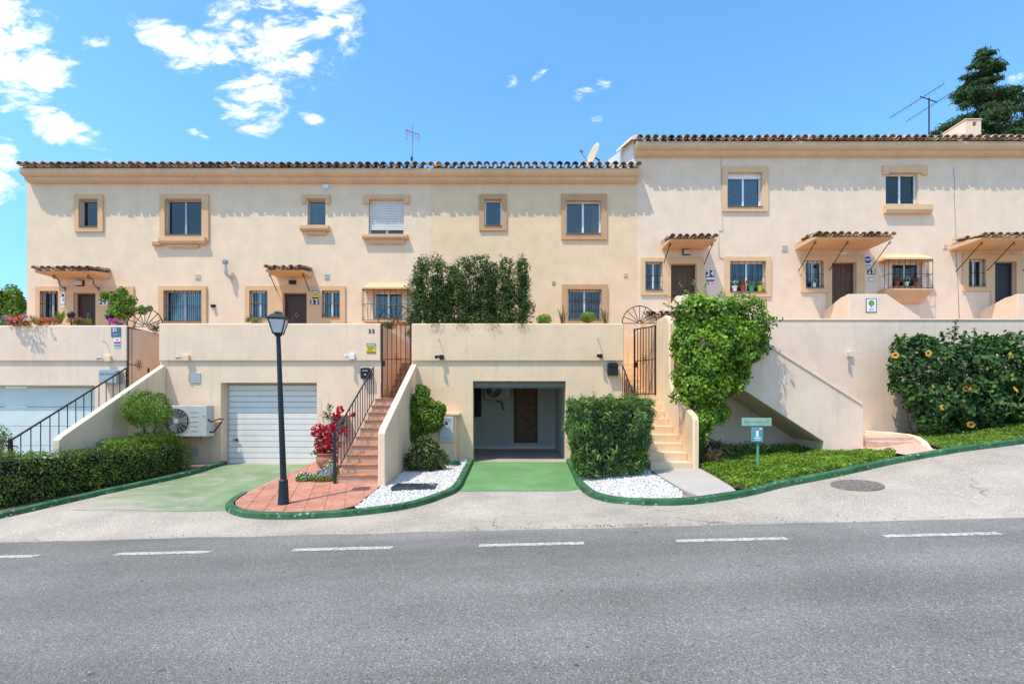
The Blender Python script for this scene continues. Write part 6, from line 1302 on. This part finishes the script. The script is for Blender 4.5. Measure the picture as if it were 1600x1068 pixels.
# 10 pot with bougainvillea
c = P(511, 731, 11.4); zb = gz(c.x, 11.4)+.08; t = thing('flower_pot', (c.x, 11.4, zb), 'round terracotta pot beside the stair railing', 'pot')
MB().lathe([(.13,0),(.19,.07),(.235,.17),(.225,.26),(.195,.31),(.205,.325),(.235,.33),(.235,.355),(.20,.355),(.18,.30)], (c.x, 11.4, zb), 28).build('body', POT, t, smooth='auto'); MB().lathe([(.185,.305),(.185,.31)], (c.x, 11.4, zb), 20).build('soil', SOIL, t)
t = plant('bougainvillea', (c.x, 11.4, zb+.3), 'crimson flowering bougainvillea growing from the terracotta pot', 'flowers')
bl = [(tuple(P(px, py, 11.4)), rp*11.4/F*np.array([1, .8, .9])) for px, py, rp in ((512,693,20),(500,672,13),(515,680,16),(528,650,9),(532,640,7),(490,678,6),(538,672,8),(520,668,11),(505,700,14),(552,648,5),(524,656,6))]
P_, N_ = blob_pts(bl, 900, .6, .3, 6); leaves('bracts', P_, jit(N_, .8), rng.uniform(.05, .08, len(P_)), LM['red'], t, .8, rnd=rn(P_, 6, .35, .2, .45), simple=False)
bl2 = [(tuple(P(px, py, 11.4)), rp*11.4/F*np.array([1, .8, .9])) for px, py, rp in ((505,700,18),(493,706,10),(512,650,12),(515,635,8),(535,660,10),(510,690,16))]
P_, N_ = blob_pts(bl2, 330, .8, .3, 6); leaves('foliage', P_, jit(N_, .8), .055, LM['varieg'], t, .6, rnd=rn(P_, 6, .3, .2, .25), simple=False); stems(t, (c.x, 11.4, zb+.28), [tuple(P(503, 617, 11.4)), tuple(P(515, 615, 11.4)), tuple(P(530, 645, 11.4)), tuple(P(497, 675, 11.4))], .009, mat('pale_cane', (.36, .28, .18), .8, vary=.1))
# 11 low flower cushions
for px, py, w, h, d, pm, lab in ((476,754,13,8,10.0,'white','low green cushion with white buds on the terracotta island'), (507,750,19,12,9.95,'lilac','lilac flower cushion at the foot of the tiled stairs'), (516,733,14,14,10.5,'white','white flower cushion between pot and stair railing')):
    x, y = X(px, d), d; zb = gz(x, y)+.08; t = plant('flower_cushion', (x, y, zb), lab, 'flowers', 'flower cushions by the stairs'); r = (w*d/F, w*d/F*.8, h*d/F*1.4)
    P_, N_ = blob_pts([((x, y, zb+.03), r)], 2200, .3, .1, 8); ok = P_[:, 2] > zb; P_, N_ = P_[ok], N_[ok]; leaves('foliage', P_, jit(N_, .6), rng.uniform(.025, .04, len(P_)), LM['bright'], t, .5, rnd=rn(P_, 6, .3))
    P_, N_ = blob_pts([((x, y, zb+.045), r)], 700, .08, .1, 8); ok = (P_[:, 2] > zb+r[2]*(.55 if pm == 'lilac' else .3)) & (rng.random(len(P_)) < (1 if pm == 'lilac' else .35)); P_, N_ = P_[ok], N_[ok]; leaves('petals', P_, jit(N_, .3), .032, LM[pm], t, .9, kind='stuff')
# 12 pots on window sills
PC = {'white': WHITE, 'red': mat('red_pot', (.5, .05, .07), .5), 'green': mat('green_pot', (.05, .32, .14), .5), 'yellow': mat('yellow_pot', (.55, .55, .05), .5)}
for i, (x, y, z, pc) in enumerate(SILLPOTS):
    where = 'on the flowered window sill of number 24' if i < 4 else ('on the small window sill left of door 25' if i == 4 else 'behind the bowed window bars of number 25')
    ordw = {5: 'left ', 6: 'middle ', 7: 'right '}.get(i, '')
    t = thing('sill_pot', (x, y, z), ordw + pc + ' plant pot ' + where, 'pot', 'pots on the window sills'); s_ = 1.15 if i < 4 else .9
    MB().lathe([(.055*s_,.001),(.075*s_,.13*s_),(.082*s_,.13*s_),(.082*s_,.15*s_),(.07*s_,.15*s_)], (x, y, z), 14).build('body', PC[pc], t, smooth='auto')
    n = 70; P_ = np.array([x, y, z+.2*s_])+rng.normal(0, 1, (n, 3))*np.array([.055, .03, .05]); leaves('foliage', P_, rng.normal(0, 1, (n, 3)), .06, LM['bright'], t, .4)
    if pc in ('red', 'white') : P_ = np.array([x, y-.02, z+.27*s_])+rng.normal(0, 1, (22, 3))*np.array([.06, .02, .03]); leaves('petals', P_, rng.normal(0, 1, (22, 3)), .05, LM['red' if pc == 'red' else 'white'], t, .9, kind='stuff')
# 13 trees
t = plant('conifer_tree', (X(1540, 30), 30, 0), 'tall dark conifer rising behind the right-hand roof', 'tree')
tx, ty, zt = X(1538, 30), 30.0, Z(66, 30); MB().tube([(tx, ty, 0), (tx+.1, ty, 12), (tx, ty, zt-.3)], [.45, .3, .04], 10).build('trunk', BARK, t, smooth=True)
LP, LN, LS = [], [], []; br = MB(); brs = []
for k in range(240):
    f = random.random()**.8; z = zt-.4-f*11.5; az = random.uniform(0, 2*math.pi); rad = (zt-z)*.47*random.uniform(.5, 1.12)+.08
    if math.cos(az) > .6 and .25 < f < .5: rad *= 1.15
    if random.random() < .12: rad *= 1.25
    L_ = rad; rise = random.uniform(.15, .45); pts = [Vector((tx+math.cos(az)*L_*u, ty+math.sin(az)*L_*u, z+L_*(rise*u-.38*u*u))) for u in (0, .33, .66, 1)]
    if k % 3 == 0: br.tube(pts, [.05, .035, .022, .01], 5)
    m_ = int(60+150*rad)
    for _ in range(m_):
        u = random.uniform(.12, 1)**.8; p = Vector((tx+math.cos(az)*L_*u, ty+math.sin(az)*L_*u, z+L_*(rise*u-.38*u*u))); sp = .15*rad*(1.15-u)+.07
        p += Vector((random.gauss(0, sp), random.gauss(0, sp), random.gauss(-.05, sp*.45))); LP.append(tuple(p)); LN.append((math.cos(az)*.5+random.gauss(0, .5), math.sin(az)*.5-.35+random.gauss(0, .5), .45+random.gauss(0, .4))); LS.append(random.uniform(.18, .42))
br.build('branches', BARK, t, kind='stuff'); LP = np.array(LP)
leaves('crown', LP, np.array(LN), np.array(LS), LM['conif'], t, .13, .3, up=-.6, rnd=rn(LP, .9, .4, .2, .42), kind='stuff')
t = plant('leafy_tree', (X(5, 18), 18, -.5), 'leafy tree behind the left end of the house row', 'tree')
bl = [(tuple(P(px, py, 18)), rp*18/F*np.array([1, .8, 1])) for px, py, rp in ((15,465,20),(28,475,12),(2,480,22),(20,490,18),(-20,470,26),(-15,500,28),(10,520,26))]
P_, N_ = blob_pts(bl, 5200, .7, .25, 2.5); leaves('crown', P_, jit(N_, .8), rng.uniform(.09, .15, len(P_)), LM['bright'], t, .55, rnd=rn(P_, 2.5, .45, .17, .4), simple=False); stems(t, (X(0, 18), 18, -.8), [tuple(P(10, 500, 18)), tuple(P(-10, 500, 18))], .09, name='trunk')
# 14 garden hose on the pebbles
c = G(708, 731); z = gz(*c)+.09; t = thing('garden_hose', (c[0], c[1], z), 'coiled dark green hose at the foot of the cabinet', 'hose')
MB().tube([(c[0]+(.15-.006*(k/12))*math.cos(k*.52)*1.2, c[1]-.12+(.15-.006*(k/12))*math.sin(k*.52)*.7, z+.018+.022*(k//12)+.004*math.sin(k)) for k in range(48)], .017, 6).build('coil', mat('green_hose', (.02, .11, .06), .4, vary=.1), t, smooth=True)
# 15 litter: dry leaves at the road edge, small stones
LV = leaf_mat('fallen_leaf', (.10, .075, .04), (.18, .14, .08), (.28, .25, .17), .05); P_ = []
while len(P_) < 420:
    x = rng.uniform(-9, 9); e = edge_y(x); y = e+abs(rng.normal(0, .10)) if rng.random() < .6 else rng.uniform(2.6, 8)
    if y > 7.2 or (x < 0 and rng.random() < .4): continue
    P_.append((x, y, (gz(x, y) if y > e else road_z(x))+.008))
P_ = np.array(P_); N_ = rng.normal(0, .25, P_.shape); N_[:, 2] += 1; leaves('fallen_leaves', P_, N_, rng.uniform(.012, .035, len(P_)), LV, None, .5, kind='stuff', label='tiny dry leaves scattered along the road edge', cat='leaves')
P_ = []
while len(P_) < 160:
    x = rng.normal(1.3, .5); e = edge_y(x); P_.append((x, e+rng.normal(.03, .025), max(gz(x, e+.03), road_z(x))+.012+.02*rng.random()))
P_ = np.array(P_); N_ = rng.normal(0, .8, P_.shape); leaves('weeds', P_, N_, .03, LM['dry'], None, .3, kind='stuff', label='dry weeds in the joint between road and concrete', cat='weeds', up=1.)
